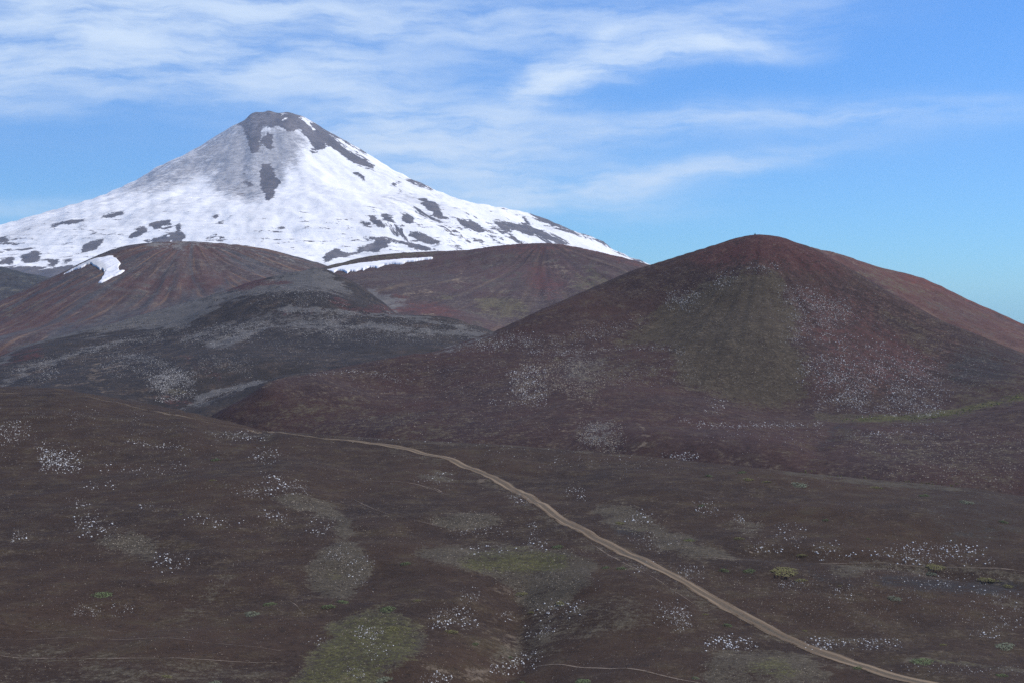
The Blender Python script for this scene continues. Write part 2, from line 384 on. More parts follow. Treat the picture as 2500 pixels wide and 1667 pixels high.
def volcano_mat():
    m, t, b = base_mat('snow_and_rock')
    pos = t.node('ShaderNodeNewGeometry').outputs['Position']; fl = t.attr('flow', 'Vector')
    n1 = t.noise(pos, 0.012, 6.0, 0.68); n2 = t.noise(pos, 0.032, 6.0, 0.72); n3 = t.noise(pos, 0.0035, 5.0, 0.6)
    mp = t.node('ShaderNodeMapping', ins={'Vector': fl, 'Scale': (0.010, 0.0016, 1)}); st = t.noise(mp.outputs[0], 1.0, 6.0, 0.65)
    mpc = t.node('ShaderNodeMapping', ins={'Vector': fl, 'Scale': (0.006, 0.03, 1)}); cr = t.noise(mpc.outputs[0], 1.0, 6.0, 0.65, 0.6)
    rock, dirty, speck, red = t.rgba('ma')
    rock = t.math('MULTIPLY_ADD', t.math('SUBTRACT', st, 0.5), t.math('MULTIPLY', t.ramp(rock, 0.02, 0.3), 1.1), rock)
    rk = t.ramp(t.math('ADD', rock, t.math('MULTIPLY', t.math('SUBTRACT', t.math('MULTIPLY_ADD', n1, .35, t.math('MULTIPLY', n2, .65)), 0.5), 2.4)), 0.30, 0.46)
    sk = t.math('ADD', t.math('MULTIPLY', n1, 0.55), t.math('MULTIPLY', cr, 0.45))
    sk = t.ramp(t.math('MULTIPLY_ADD', speck, 0.16, sk), 0.66, 0.675)
    rk = t.math('MAXIMUM', rk, t.math('MULTIPLY', sk, t.ramp(speck, 0.02, 0.3)))
    rib = t.rgba('mb')[0]; mpr = t.node('ShaderNodeMapping', ins={'Vector': fl, 'Location': (5, 3, 0), 'Scale': (0.022, 0.0026, 1)}); rb = t.noise(mpr.outputs[0], 1.0, 6.0, 0.62, 0.3)
    rk = t.math('MAXIMUM', rk, t.ramp(t.math('ADD', rb, t.math('MULTIPLY', t.math('SUBTRACT', rib, 1.0), 0.22)), 0.545, 0.575))
    rcol = t.mix(t.ramp(n1, 0.35, 0.68), (.075, .068, .070), (.13, .112, .106)); rcol = t.mix(t.math('MULTIPLY', red, t.ramp(n2, 0.36, 0.60)), rcol, (.24, .215, .21))
    snow = t.mix(t.ramp(st, 0.40, 0.72), (.87, .86, .85), (.70, .695, .69))
    snow = t.mix(t.math('MULTIPLY', t.ramp(cr, 0.52, 0.70), 0.45), snow, (.62, .62, .62))
    dm = t.math('MULTIPLY', t.ramp(t.math('MULTIPLY_ADD', dirty, 0.26, t.math('MULTIPLY_ADD', st, .42, t.math('MULTIPLY_ADD', cr, .30, t.math('MULTIPLY', n2, .28)))), 0.53, 0.74), t.math('MULTIPLY_ADD', t.ramp(dirty, 0.0, 0.5), 0.78, 0.15))
    dcol = t.mix(t.ramp(n2, 0.4, 0.65), (.40, .39, .39), (.23, .225, .23))
    snow = t.mix(dm, snow, dcol)
    col = t.mix(rk, snow, rcol)
    t.set(b, 'Base Color', col)
    h = t.math('ADD', t.math('MULTIPLY', n1, 0.6), t.math('MULTIPLY', cr, 0.8))
    bp = t.node('ShaderNodeBump', ins={'Strength': 0.5, 'Distance': 22.0, 'Height': h}); t.set(b, 'Normal', bp.outputs[0])
    return m
def snow_mat():
    m, t, b = base_mat('old_snow', 0.7)
    pos = t.node('ShaderNodeNewGeometry').outputs['Position']
    n = t.noise(pos, 0.25, 5.0, 0.6); gz = t.attr('greyness', 'Fac')
    col = t.mix(t.ramp(n, 0.4, 0.7), (.84, .83, .85), (.74, .73, .75)); col = t.mix(gz, col, (.47, .47, .46))
    t.set(b, 'Base Color', col); b.inputs['Subsurface Weight'].default_value = 0.0
    bp = t.node('ShaderNodeBump', ins={'Strength': 0.4, 'Distance': 0.3, 'Height': n}); t.set(b, 'Normal', bp.outputs[0])
    return m

# ------------------------------------------------------------------ the volcano
def build_volcano():
    f = Field(-5400, 4200, 5400, 10600, 9.0, 21.0); D = 9000.0
    sx = (645 - 1250) / F * D
    left = T(ID, (0, 549), (85, 525), (169, 501), (233, 483), (282, 462), (332, 439), (363, 419), (392, 402), (424, 389), (459, 372), (494, 352), (529, 329), (565, 308), (600, 289), (614, 278), (632, 271))
    right = T(ID, (660, 273), (716, 276), (741, 284), (769, 299), (794, 315), (830, 335), (878, 362), (922, 389), (955, 411), (1007, 437), (1052, 457), (1081, 471), (1140, 492), (1170, 497), (1236, 509), (1288, 519), (1336, 535), (1377, 553), (1414, 568), (1451, 579), (1477, 592), (1503, 611), (1540, 627), (1592, 646), (1700, 668))
    zz = lambda v: CZ + (700 - v) / F * D
    rl = [abs((u - 1250) / F * D - sx) for u, _ in left][::-1] + [2300, 3200, 4300, 6000]; zl = [zz(v) for _, v in left][::-1] + [270, 100, -30, -90]
    rr = [abs((u - 1250) / F * D - sx) for u, _ in right] + [3400, 4300, 6000]; zr = [zz(v) for _, v in right] + [-40, -250, -500]
    dx, dy = f.X - sx, f.Y - D; r = np.hypot(dx, dy); th = np.arctan2(dx, -dy); c = dx / (r + 1e-6); w = 0.5 + 0.5 * np.sign(c) * np.abs(c) ** 0.8
    f.H = np.interp(r, rr, zr) * w + np.interp(r, rl, zl) * (1 - w)
    ramp = np.clip(r / 900, 0, 1)
    f.H += ramp * (26 * fbm(th * 3.2, r / 1500, 5, 3) + 22 * fbm(f.X / 420, f.Y / 420, 5, 9) + 9 * fbm(f.X / 60, f.Y / 60, 4, 21))
    f.H -= np.clip(1 - np.hypot(dx - 60, dy) / 110, 0, 1) * 35                    # crater
    # broad shoulders running down towards the camera
    f.H += 45 * np.exp(-((th - 0.42) / 0.16) ** 2) * np.exp(-((r - 1500) / 900) ** 2) + 35 * np.exp(-((th + 0.5) / 0.2) ** 2) * np.exp(-((r - 1700) / 900) ** 2)
    fit_skyline(f, left + right[:-1], 720, 5, -300, 2000)
    R = []
    def rock(c, *pts, s=1.0, b=4): R.append(('veg', T(c, *pts), s, b))
    rock(Z1, (690, 300), (760, 230), (830, 165), (900, 90), (990, 80), (1080, 100), (1200, 120), (1330, 120), (1450, 130), (1570, 210), (1700, 290), (1830, 370), (1870, 420), (1980, 520), (2110, 620), (2352, 740), (2352, 790), (2200, 730), (2110, 730), (2040, 650), (1900, 570), (1790, 560), (1730, 610), (1640, 590), (1620, 520), (1540, 420), (1530, 350), (1490, 340), (1330, 385), (1280, 330), (1240, 310), (1160, 300), (1120, 345), (1000, 325), (960, 380), (975, 450), (940, 490), (960, 600), (950, 660), (910, 660), (850, 590), (820, 510), (780, 440), (790, 360), (770, 320))
    rock(Z1, (1075, 390), (1110, 440), (1140, 540), (1100, 640), (1060, 600), (1040, 550), (1000, 520), (980, 570), (960, 540), (980, 470), (1040, 430))
    rock(Z1, (1005, 640), (1045, 680), (1030, 720), (985, 690))
    rock(Z1, (1060, 805), (1110, 820), (1160, 920), (1180, 960), (1160, 1000), (1210, 1030), (1215, 1080), (1150, 1110), (1150, 1190), (1100, 1240), (1030, 1265), (1010, 1220), (1040, 1170), (1000, 1140), (1010, 1080), (985, 1030), (1035, 980), (985, 920), (1000, 850))
    rock(Z1, (790, 1035), (860, 1035), (875, 1085), (810, 1085)); rock(Z1, (1600, 645), (1700, 625), (1700, 655), (1610, 680))
    rock(Z1, (2115, 870), (2200, 890), (2250, 930), (2352, 970), (2352, 1010), (2270, 1000), (2200, 950), (2130, 895)); rock(Z1, (2180, 765), (2230, 775), (2285, 825), (2220, 820))
    R.append(('veg', stroke_poly(T(Z1, (1600, 235), (1800, 370), (2000, 460), (2100, 520), (2352, 660)), 7), 1, 4))
    for pts, s in (([(1430, 165), (1600, 240), (1620, 290), (1690, 360), (1650, 370), (1590, 295), (1500, 225)], 1), ([(1210, 138), (1325, 140), (1315, 162), (1220, 158)], .9),
                   ([(1260, 195), (1305, 200), (1275, 265), (1235, 245)], 1), ([(1615, 270), (1700, 335), (1680, 338)], .9), ([(1795, 505), (1840, 540), (1800, 540)], 1)):
        R.append(('veg', T(Z1, *pts), -s, 3))
    for pts in ([(0, 205), (60, 290), (130, 330), (200, 365), (320, 425), (300, 432), (160, 388), (60, 315), (0, 290)], [(180, 390), (235, 420), (200, 420)], [(150, 448), (210, 465), (278, 515), (240, 520), (180, 485)],
                [(305, 462), (335, 470), (320, 478)], [(335, 482), (365, 486), (350, 494)], [(400, 540), (440, 543), (450, 562), (420, 564)], [(430, 528), (490, 543), (445, 548)], [(445, 568), (505, 590), (460, 594)],
                [(528, 596), (595, 612), (545, 614)], [(600, 622), (650, 636), (720, 685), (770, 745), (855, 792), (760, 768), (690, 733), (640, 684)], [(515, 495), (600, 518), (770, 600), (680, 575), (560, 528)],
                [(865, 630), (935, 655), (880, 650)], [(1060, 675), (1235, 715), (1150, 706)], [(865, 800), (900, 762), (980, 788), (1075, 862), (1010, 864), (930, 834)], [(1055, 772), (1150, 806), (1275, 882), (1200, 866), (1100, 806)],
                [(1100, 822), (1200, 876), (1335, 937), (1270, 930), (1150, 875)], [(1020, 855), (1205, 937), (1130, 930), (1060, 895)], [(1165, 793), (1280, 812), (1330, 832), (1402, 880), (1340, 884), (1250, 844), (1190, 819)],
                [(1278, 763), (1312, 768), (1335, 815), (1420, 848), (1500, 896), (1625, 942), (1540, 940), (1440, 895), (1350, 845), (1300, 812)],
                [(1310, 720), (1450, 755), (1560, 805), (1680, 855), (1800, 890), (1900, 965), (2000, 1010), (2160, 1065), (2060, 1055), (1930, 994), (1850, 954), (1750, 899), (1640, 864), (1530, 829), (1440, 804), (1370, 768)],
                [(885, 892), (950, 918), (1015, 947), (930, 930)], [(715, 862), (840, 902), (965, 952), (860, 926)], [(495, 852), (600, 866), (700, 896), (770, 926), (835, 947), (700, 926), (600, 900)], [(795, 943), (900, 958), (935, 972), (860, 974)],
                [(212, 897), (330, 896), (460, 906), (560, 931), (650, 961), (705, 987), (630, 989), (520, 950), (400, 919), (250, 911)], [(338, 726), (400, 742), (455, 792), (400, 794), (370, 764)], [(478, 732), (540, 752), (574, 792), (520, 794), (488, 768)],
                [(296, 757), (350, 786), (395, 832), (330, 824), (288, 793)], [(206, 790), (280, 797), (335, 828), (250, 814)], [(428, 788), (525, 840), (500, 853)], [(238, 703), (322, 710), (300, 720)],
                [(-20, 1010), (60, 980), (100, 1000), (180, 990), (240, 960), (300, 950), (320, 920), (430, 930), (390, 950), (330, 990), (240, 990), (150, 1020), (100, 1035), (40, 1040), (-20, 1070)]):
        rock(C2, *pts, b=4)
    for pts in ([(335, 860), (480, 822), (635, 812), (600, 832), (480, 854), (360, 873)], [(675, 815), (760, 777), (885, 765), (850, 788), (720, 813)], [(-20, 938), (65, 938), (45, 962), (-20, 968)], [(1015, 855), (1100, 835), (1215, 836), (1172, 868), (1060, 871)],
                [(895, 930), (950, 887), (1020, 877), (1003, 918), (930, 958)], [(565, 1020), (600, 977), (725, 947), (682, 1003), (620, 1033)], [(965, 970), (1100, 937), (1200, 932), (1295, 928), (1262, 962), (1000, 973)], [(1125, 905), (1265, 887), (1253, 918), (1170, 918)],
                [(1215, 848), (1265, 848), (1252, 878), (1228, 878)], [(1475, 793), (1545, 793), (1533, 811), (1488, 811)], [(1487, 835), (1530, 813), (1583, 813), (1552, 843), (1510, 848)], [(1567, 785), (1620, 768), (1608, 792)],
                [(-20, 1105), (60, 1082), (108, 1088), (93, 1112), (-20, 1124)], [(125, 1080), (200, 1047), (355, 1017), (245, 1050), (275, 1080), (340, 1088), (405, 1108), (383, 1148), (340, 1132), (310, 1087), (200, 1103), (138, 1097)], [(418, 1112), (440, 1088), (565, 1068), (442, 1118)],
                [(100, 1148), (400, 1148), (470, 1140), (600, 1160), (600, 1400), (0, 1400), (0, 1160)], [(300, 885), (345, 875), (335, 895)], [(160, 888), (255, 880), (200, 893)], [(370, 920), (440, 908), (430, 925)], [(1770, 950), (1850, 955), (1820, 968)], [(1930, 965), (1990, 960), (1960, 975)], [(1730, 993), (1800, 998), (1760, 1006)]):
        rock(C1, *pts, b=4)
    R += [('moss', T(Z1, (850, 150), (400, 420), (0, 680), (-600, 980), (-900, 1200), (-400, 1150), (0, 1000), (300, 880), (420, 1180), (700, 1260), (1000, 1260), (1250, 1050), (1300, 860), (1450, 780), (1560, 560), (1520, 320), (1000, 320)), 1.0, 22),
          ('moss', T(Z1, (1350, 850), (1500, 800), (1700, 640), (1560, 430), (1400, 400)), .45, 20), ('moss', T(ID, (0, 545), (300, 470), (500, 480), (560, 520), (300, 560), (0, 620)), .32, 30),
          ('moss', T(C2, (250, 600), (700, 620), (900, 900), (600, 850), (300, 720)), .38, 18), ('moss', ell(900, 620, 60, 20), .3, 12),
          ('ash', T(ID, (-100, 560), (250, 520), (560, 530), (1150, 480), (1480, 600), (1300, 660), (700, 700), (-100, 760)), .62, 40), ('ash', T(Z1, (700, 650), (1000, 700), (1000, 1200), (500, 1230), (350, 950)), .55, 20),
          ('dirt', T(C2, (250, 680), (900, 700), (1500, 780), (2000, 980), (1500, 980), (700, 980), (200, 860)), .95, 16), ('dirt', T(C2, (0, 200), (400, 430), (800, 600), (1300, 720), (1250, 760), (700, 640), (300, 480), (0, 300)), .9, 8), ('dirt', T(C1, (0, 1000), (500, 930), (1200, 880), (1000, 1000), (0, 1150)), .55, 16),
          ('red', T(C2, (40, 1030), (180, 990), (300, 940), (280, 980), (150, 1020)), .9, 5), ('red', T(Z1, (700, 320), (850, 120), (990, 90), (1100, 130), (1150, 300), (1000, 320), (900, 420), (780, 460)), 1.0, 10), ('red', T(Z1, (1400, 150), (1600, 250), (1700, 420), (1640, 600), (1540, 430), (1350, 360)), .6, 12)]
    maps = paint(R); f.low = np.clip((60 - f.H) / 90, 0, 1)
    o = terrain_obj('volcano', f, volcano_mat(), maps, (sx, D, 900.0), None, (140.0, 38.0), (5.0, 4.0))
    return f, o
VOLC, _ = build_volcano()

# ------------------------------------------------------------------ near relief from sketched sections
def pts_of(lst):
    out = []
    for u, v, d in lst: out.append(P(u, v, d * S))
    return [tuple(p) for p in out]
def raw(lst): return [(x * S, y * S, CZ + z * S) for x, y, z in lst]
def back(lst, dd, dz):
    return [(p[0] * (1 + dd * S / p[1]), p[1] + dd * S, p[2] - dz * S) for p in pts_of(lst)]
def smooth_noise(f, a1, l1, a2, l2, seed):
    f.H += a1 * fbm(f.X / l1, f.Y / l1, 4, seed) + a2 * fbm(f.X / l2, f.Y / l2, 4, seed + 50)

# foreground plain
edge = [(0, 943, 1100), (145, 947, 1080), (289, 972, 1040), (434, 998, 1000), (578, 1032, 920), (632, 1048, 890), (850, 1065, 850), (1211, 1084, 800), (1500, 1105, 770), (1768, 1133, 740), (2004, 1158, 710), (2319, 1186, 680), (2500, 1200, 670)]
GR = Field(-420, 420, -60, 780, 1.2)
g = pts_of(edge) + back(edge, 70, 14) + back(edge, 180, 30) + back(edge, 400, 60)
g += pts_of([(-500, 930, 1120), (3000, 1240, 640)])
g += raw([(x, y, z) for x in (-600, -250, 0, 250, 600) for y, z in ((-100, -2), (0, -4), (150, -55), (255, -91), (330, -93.2), (450, -92))])
g += raw([(x, y, z) for x in (-400, -200, 0, 200, 400) for y, z in ((560, -90.5), (680, -90))])
rbf(GR, g, 24)
def at_plain(u, v): x, y, z = ray(u, v); t = -92 * S / (z / y); return x / y * t, t
def gauss(f, u, v, rx, ry, h, ang=0):
    cx, cy = at_plain(u, v); t = math.radians(ang); dx, dy = f.X - cx, f.Y - cy
    a = dx * math.cos(t) + dy * math.sin(t); b = -dx * math.sin(t) + dy * math.cos(t)
    f.H += h * np.exp(-(a / rx) ** 2 - (b / ry) ** 2)
def carve(f, pts, w, h, sharp=1.0):
    q = [at_plain(u, v) for u, v in pts]; d = np.full(f.X.shape, 1e9); s = np.zeros_like(d); n = len(q) - 1
    for k in range(n):
        (ax, ay), (bx, by) = q[k], q[k + 1]; L2 = (bx - ax) ** 2 + (by - ay) ** 2
        t = np.clip(((f.X - ax) * (bx - ax) + (f.Y - ay) * (by - ay)) / L2, 0, 1)
        e = np.hypot(f.X - ax - t * (bx - ax), f.Y - ay - t * (by - ay)); m = e < d; d = np.where(m, e, d); s = np.where(m, (k + t) / n, s)
    f.H -= h * np.clip(s * 2.5, 0, 1) * np.exp(-(d / w) ** sharp)
carve(GR, [(1330, 1370), (1270, 1430), (1262, 1490), (1275, 1560), (1190, 1640), (1150, 1720)], 10, 3.8, 1.5)
carve(GR, [(1330, 1370), (1270, 1430), (1262, 1490), (1275, 1560), (1190, 1640), (1150, 1720)], 2.2, 0.7, 1.5)
gauss(GR, 1500, 1440, 14, 30, 2.2, 20); gauss(GR, 1090, 1430, 10, 25, 1.8, 10); gauss(GR, 1060, 1600, 9, 10, 1.4)
gauss(GR, 1600, 1240, 22, 40, 1.8); gauss(GR, 2150, 1290, 30, 30, 1.5); gauss(GR, 500, 1250, 40, 60, 2.0); gauss(GR, 870, 1190, 12, 60, -1.6); gauss(GR, 2100, 1440, 20, 16, 1.2)
carve(GR, [(1640, 1300), (1800, 1362), (2000, 1366), (2250, 1378), (2520, 1412)], 5, 1.6, 1.6)
smooth_noise(GR, 1.9, 48, 0.18, 6, 5); GR.H += 0.7 * fbm(GR.X / 17, GR.Y / 22, 3, 88)
GR.H = np.where(GR.Y < 140, np.minimum(GR.H, CZ - 2.0 - 0.30 * np.maximum(GR.Y, -20)), GR.H)
fit_skyline(GR, [(a, b) for a, b, _ in edge], 1250, 4)

# cinder cone with its apron, lobe and moat
csky = [(1096, 854, 1200), (1211, 807, 1260), (1318, 757, 1300), (1429, 709, 1330), (1540, 661, 1360), (1650, 627, 1380), (1744, 598, 1390), (1795, 581, 1395), (1845, 572, 1400), (1903, 577, 1402), (1986, 605, 1400), (2084, 659, 1390), (2192, 724, 1370), (2301, 782, 1340), (2409, 825, 1310), (2500, 861, 1290), (2750, 930, 1260)]
lsky = [(535, 1017, 930), (578, 980, 960), (622, 951, 1020), (658, 929, 1060), (694, 920, 1090), (759, 911, 1120), (850, 892, 1150), (922, 878, 1170), (995, 865, 1190), (1052, 860, 1200)]
base = [(500, 1013, 965)] + edge[4:] + [(2800, 1225, 645)]
face = [(700, 1000, 950), (850, 1000, 960), (850, 940, 1060), (1000, 920, 1100), (1000, 1000, 960), (1211, 1000, 950), (1211, 930, 1060), (1350, 870, 1150), (1400, 1000, 930), (1500, 950, 1010),
        (1845, 700, 1290), (1845, 800, 1190), (1845, 900, 1110), (1845, 975, 1060), (1600, 750, 1290), (1600, 850, 1180), (1600, 930, 1080), (1450, 800, 1240), (2100, 750, 1310), (2100, 850, 1200), (2100, 950, 1090), (2300, 900, 1180), (2400, 920, 1140),
        (2011, 1018, 1020), (2138, 1026, 1000), (2264, 1017, 1010), (2373, 999, 1030), (2500, 966, 1060), (2700, 940, 1080), (2100, 1045, 900), (2264, 1040, 900), (2400, 1020, 910), (2500, 1000, 920), (2700, 980, 930),
        (2100, 1105, 790), (2300, 1120, 770), (2450, 1130, 750), (1700, 1050, 850), (1900, 1060, 850), (1700, 990, 960), (1250, 1040, 880), (1600, 1080, 800), (1850, 1105, 780), (1950, 1030, 950)]
CN = Field(-230, 480, 360, 1130, 1.25)
rbf(CN, pts_of(csky + lsky + face) + back(base, 24, 7) + back(csky, 120, 42) + back(csky, 330, 130) + back(lsky, 90, 22) + back(lsky, 200, 45) + back(base, -40, 30) + raw([(-330, 980, -112), (-350, 1150, -112), (750, 1000, -90), (800, 1300, -110)]), 30)
fit_skyline(CN, [(a, b) for a, b, _ in lsky[1:] + csky[1:]], 1050, 3)
CNA = (float(P(1860, 572, 1400 * S)[0]), 1400 * S, 150.0)
def rills(f, apex, n, amp, seed, fade=(0, 1e9)):
    dx, dy = f.X - apex[0], f.Y - apex[1]; th = np.arctan2(dx, -dy); r = np.hypot(dx, dy)
    f.H += amp * fbm(th * n, r / 160, 4, seed, 0.6) * np.clip(r / 40, 0, 1)
rills(CN, CNA, 14, 0.9, 71); smooth_noise(CN, 0.7, 40, 0.22, 7, 15)
carve_pts = [(2045, 1040), (2030, 1065), (1990, 1110), (1975, 1130)]
q = [P(u, v, (900 - k * 45) * S) for k, (u, v) in enumerate(carve_pts)]
for k in range(3):
    a, b = q[k], q[k + 1]; L2 = (b[0] - a[0]) ** 2 + (b[1] - a[1]) ** 2; t = np.clip(((CN.X - a[0]) * (b[0] - a[0]) + (CN.Y - a[1]) * (b[1] - a[1])) / L2, 0, 1)
    CN.H -= 1.1 * np.exp(-(np.hypot(CN.X - a[0] - t * (b[0] - a[0]), CN.Y - a[1] - t * (b[1] - a[1])) / 5) ** 2)
fit_skyline(CN, [(a, b) for a, b, _ in lsky[1:] + csky[1:]], 1050, 2); sink_border(CN, 40, CZ - 75)

# sinuous blue-grey ridge and dark dome
rsky = [(-120, 900, 1700), (0, 868, 1720), (72, 838, 1740), (163, 815, 1760), (217, 801, 1780), (282, 787, 1800), (361, 763, 1830), (470, 734, 1880), (553, 708, 1930), (614, 686, 1960), (687, 670, 2000), (741, 660, 2030), (784, 652, 2060), (820, 667, 2050), (860, 690, 2010), (910, 722, 1950), (950, 752, 1890)]
dome = [(524, 741, 1720), (590, 722, 1710), (687, 706, 1700), (760, 708, 1700), (850, 727, 1690), (911, 746, 1680), (960, 768, 1670), (1059, 773, 1650), (1114, 781, 1640), (1207, 809, 1620), (1350, 850, 1590)]
rface = [(300, 850, 1560), (430, 800, 1640), (434, 780, 1720), (488, 763, 1760), (600, 760, 1640), (600, 850, 1400), (700, 790, 1560), (800, 780, 1580), (800, 860, 1400), (400, 900, 1300), (150, 900, 1420), (150, 850, 1560), (960, 840, 1450), (1050, 830, 1500), (500, 950, 1230), (300, 940, 1240), (50, 920, 1350), (650, 900, 1270),
         (452, 1000, 1100), (578, 949, 1150), (651, 924, 1180), (360, 1000, 1130), (200, 975, 1180), (0, 960, 1240)]
RD = Field(-560, 60, 610, 1340, 1.6)
rbf(RD, pts_of(rsky + dome + rface) + back(rsky, 90, 16) + back(rsky, 260, 60) + back(dome[7:], 90, 20) + back(dome[7:], 220, 40) + back([(452, 1000, 1100), (578, 949, 1150), (651, 924, 1180)], 60, 7) + raw([(-650, 1000, -105), (-300, 1030, -108), (-100, 1050, -104), (0, 1150, -90), (60, 1300, -70)]), 32)
smooth_noise(RD, 1.0, 60, 0.25, 9, 25)
# shallow gullies that wander down the dark face
RD.H -= 0.9 * np.exp(-(np.abs(fbm(RD.X / 75 + 3, RD.Y / 110, 3, 44)) / 0.09) ** 2)
fit_skyline(RD, [(a, b) for a, b, _ in rsky[1:-3]], 900, 3); sink_border(RD, 30, CZ - 80)

# left dome hill
l2 = [(-250, 830, 2380), (0, 733, 2450), (53, 709, 2460), (106, 684, 2480), (141, 670, 2490), (176, 652, 2510), (205, 638, 2520), (240, 622, 2540), (282, 606, 2560), (318, 598, 2570), (371, 592, 2585), (452, 589, 2600), (512, 592, 2605), (582, 598, 2610), (653, 608, 2620), (723, 626, 2640), (759, 636, 2650), (797, 647, 2660), (900, 700, 2650)]
f2 = [(452, 650, 2400), (452, 720, 2230), (300, 680, 2350), (300, 760, 2150), (150, 740, 2260), (100, 800, 2130), (0, 820, 2100), (560, 690, 2270), (620, 660, 2400), (700, 650, 2530), (-150, 860, 2100), (-300, 900, 2200), (450, 765, 2000), (300, 790, 1990), (150, 820, 1980), (0, 850, 1960), (600, 740, 2050), (300, 850, 1800), (450, 835, 1800), (150, 870, 1800), (600, 805, 1850), (0, 900, 1800), (-250, 930, 1800)]
HL = Field(-780, -60, 1090, 1900, 2.0)
rbf(HL, pts_of(l2 + f2) + back(l2, 150, 26) + back(l2, 420, 120) + raw([(-700, 1900, -110), (-300, 2000, -60), (-1200, 2400, -110)]), 40)
HLA = (float(P(470, 589, 2600 * S)[0]), 2600 * S, 260.0); rills(HL, HLA, 13, 2.4, 33); smooth_noise(HL, 1.0, 50, 0.35, 10, 35)
fit_skyline(HL, [(a, b) for a, b, _ in l2[1:-1]], 860, 4); sink_border(HL, 30, CZ - 80)

# centre hill
l3 = [(760, 668, 2460), (800, 649, 2460), (837, 640, 2460), (892, 627, 2460), (948, 620, 2455), (1007, 616, 2450), (1059, 614, 2445), (1114, 612, 2440), (1155, 609, 2430), (1192, 603, 2420), (1244, 597, 2410), (1296, 594, 2400), (1347, 594, 2390), (1392, 600, 2370), (1436, 609, 2360), (1503, 624, 2330), (1547, 635, 2310), (1592, 648, 2300), (1750, 720, 2200), (1950, 800, 2150)]
f3 = [(1300, 640, 2300), (1300, 700, 2150), (1300, 760, 2000), (1250, 800, 1890), (1100, 760, 1950), (1100, 690, 2180), (1000, 745, 2000), (1000, 660, 2330), (900, 700, 2150), (900, 665, 2300), (820, 690, 2200), (850, 715, 2120), (930, 750, 1980), (985, 752, 1960), (1040, 735, 2040), (1200, 790, 1880), (1450, 700, 2120), (1450, 760, 1960), (1600, 740, 2050), (950, 775, 1880), (1050, 790, 1840)]
HC = Field(-330, 330, 1050, 1780, 1.8)
rbf(HC, pts_of(l3 + f3) + back(l3, 150, 28) + back(l3, 400, 125) + raw([(-560, 1780, -100), (-560, 2100, -80), (-400, 1760, -80), (-380, 2050, -25), (-560, 2500, -70), (-560, 2900, -110), (0, 1780, -75), (250, 1800, -85), (520, 1800, -100)]), 36)
HCA = (float(P(1330, 592, 2400 * S)[0]), 2400 * S, 260.0); rills(HC, HCA, 12, 1.9, 53); smooth_noise(HC, 1.0, 50, 0.35, 10, 45)
fit_skyline(HC, [(a, b) for a, b, _ in l3[1:-2]], 820, 4); sink_border(HC, 30, CZ - 80)

# orange hill behind the cone
l7 = [(1900, 590, 1800), (1986, 605, 1810), (2048, 619, 1815), (2102, 637, 1820), (2138, 650, 1825), (2185, 661, 1830), (2235, 673, 1840), (2272, 686, 1840), (2319, 708, 1840), (2373, 735, 1830), (2427, 758, 1820), (2500, 791, 1800), (2700, 870, 1760)]
f7 = [(2050, 660, 1720), (2150, 700, 1690), (2250, 740, 1660), (2350, 780, 1630), (2450, 820, 1600), (2450, 790, 1700), (2250, 700, 1750)]
HR = Field(180, 760, 880, 1350, 2.0)
rbf(HR, pts_of(l7 + f7) + back(l7, 140, 24) + back(l7, 380, 110) + raw([(400, 1480, -80), (700, 1450, -105), (1150, 1500, -110)]), 40)
HRA = (float(P(1980, 600, 1850 * S)[0]), 1850 * S, 220.0); rills(HR, HRA, 9, 1.5, 63); smooth_noise(HR, 0.8, 40, 0.3, 9, 55)
fit_skyline(HR, [(a, b) for a, b, _ in l7[1:-1]], 900, 4); sink_border(HR, 30, CZ - 80)

# far wooded spur at the left
HF = Field(-1900, -700, 2500, 3700, 7.0)
HF.H = CZ + 40 - 0.115 * (HF.X + 1150) - np.abs(HF.Y - 3000) * 0.22 + 26 * fbm(HF.X / 260, HF.Y / 260, 5, 77)
fit_skyline(HF, [(-150, 640), (0, 652), (25, 656), (46, 663), (123, 679), (200, 700)], 800, 4); sink_border(HF, 120, CZ - 110)

# ------------------------------------------------------------------ surface maps (seen patches, laid on the relief)
track = T(C4, (-300, 985), (0, 990), (150, 990), (350, 995), (500, 1005), (700, 1035), (850, 1065), (1000, 1105), (1150, 1135), (1300, 1165), (1500, 1205), (1700, 1240), (1900, 1265), (2100, 1285)) + \
        T(C5, (0, 810), (150, 825), (300, 845), (450, 875), (600, 915), (750, 965), (900, 1025), (1050, 1095), (1200, 1175), (1350, 1285), (1500, 1380), (1650, 1460), (1800, 1535)) + \
        T(C8, (2000, 740), (2200, 842)) + T(C6, (150, 990), (300, 1075), (450, 1170), (600, 1245), (800, 1335), (1000, 1410), (1200, 1470), (1400, 1530), (1550, 1568), (1800, 1640), (2200, 1740))
A = []
def put(key, c, st, bl, *pts): A.append((key, T(c, *pts), st, bl))
bigm = [(800, 1526), (845, 1506), (880, 1485), (966, 1489), (998, 1519), (1041, 1541), (1059, 1563), (1041, 1592), (990, 1611), (947, 1638), (904, 1667), (880, 1760), (640, 1760), (710, 1667), (726, 1638), (756, 1596), (802, 1570), (819, 1553)]
put('veg', ID, 1, 8, *bigm); put('moss', ID, .85, 22, *bigm)
put('veg', ID, .8, 10, (750, 1380), (775, 1345), (840, 1310), (900, 1345), (910, 1390), (880, 1440), (840, 1470), (790, 1460), (745, 1420)); put('moss', ell(820, 1405, 45, 22), .35, 10) if 0 else A.append(('moss', ell(820, 1405, 45, 22), .35, 10))
put('veg', ID, .8, 8, (661, 1216), (741, 1208), (795, 1223), (831, 1245), (846, 1270), (850, 1320), (820, 1320), (795, 1263), (723, 1252))
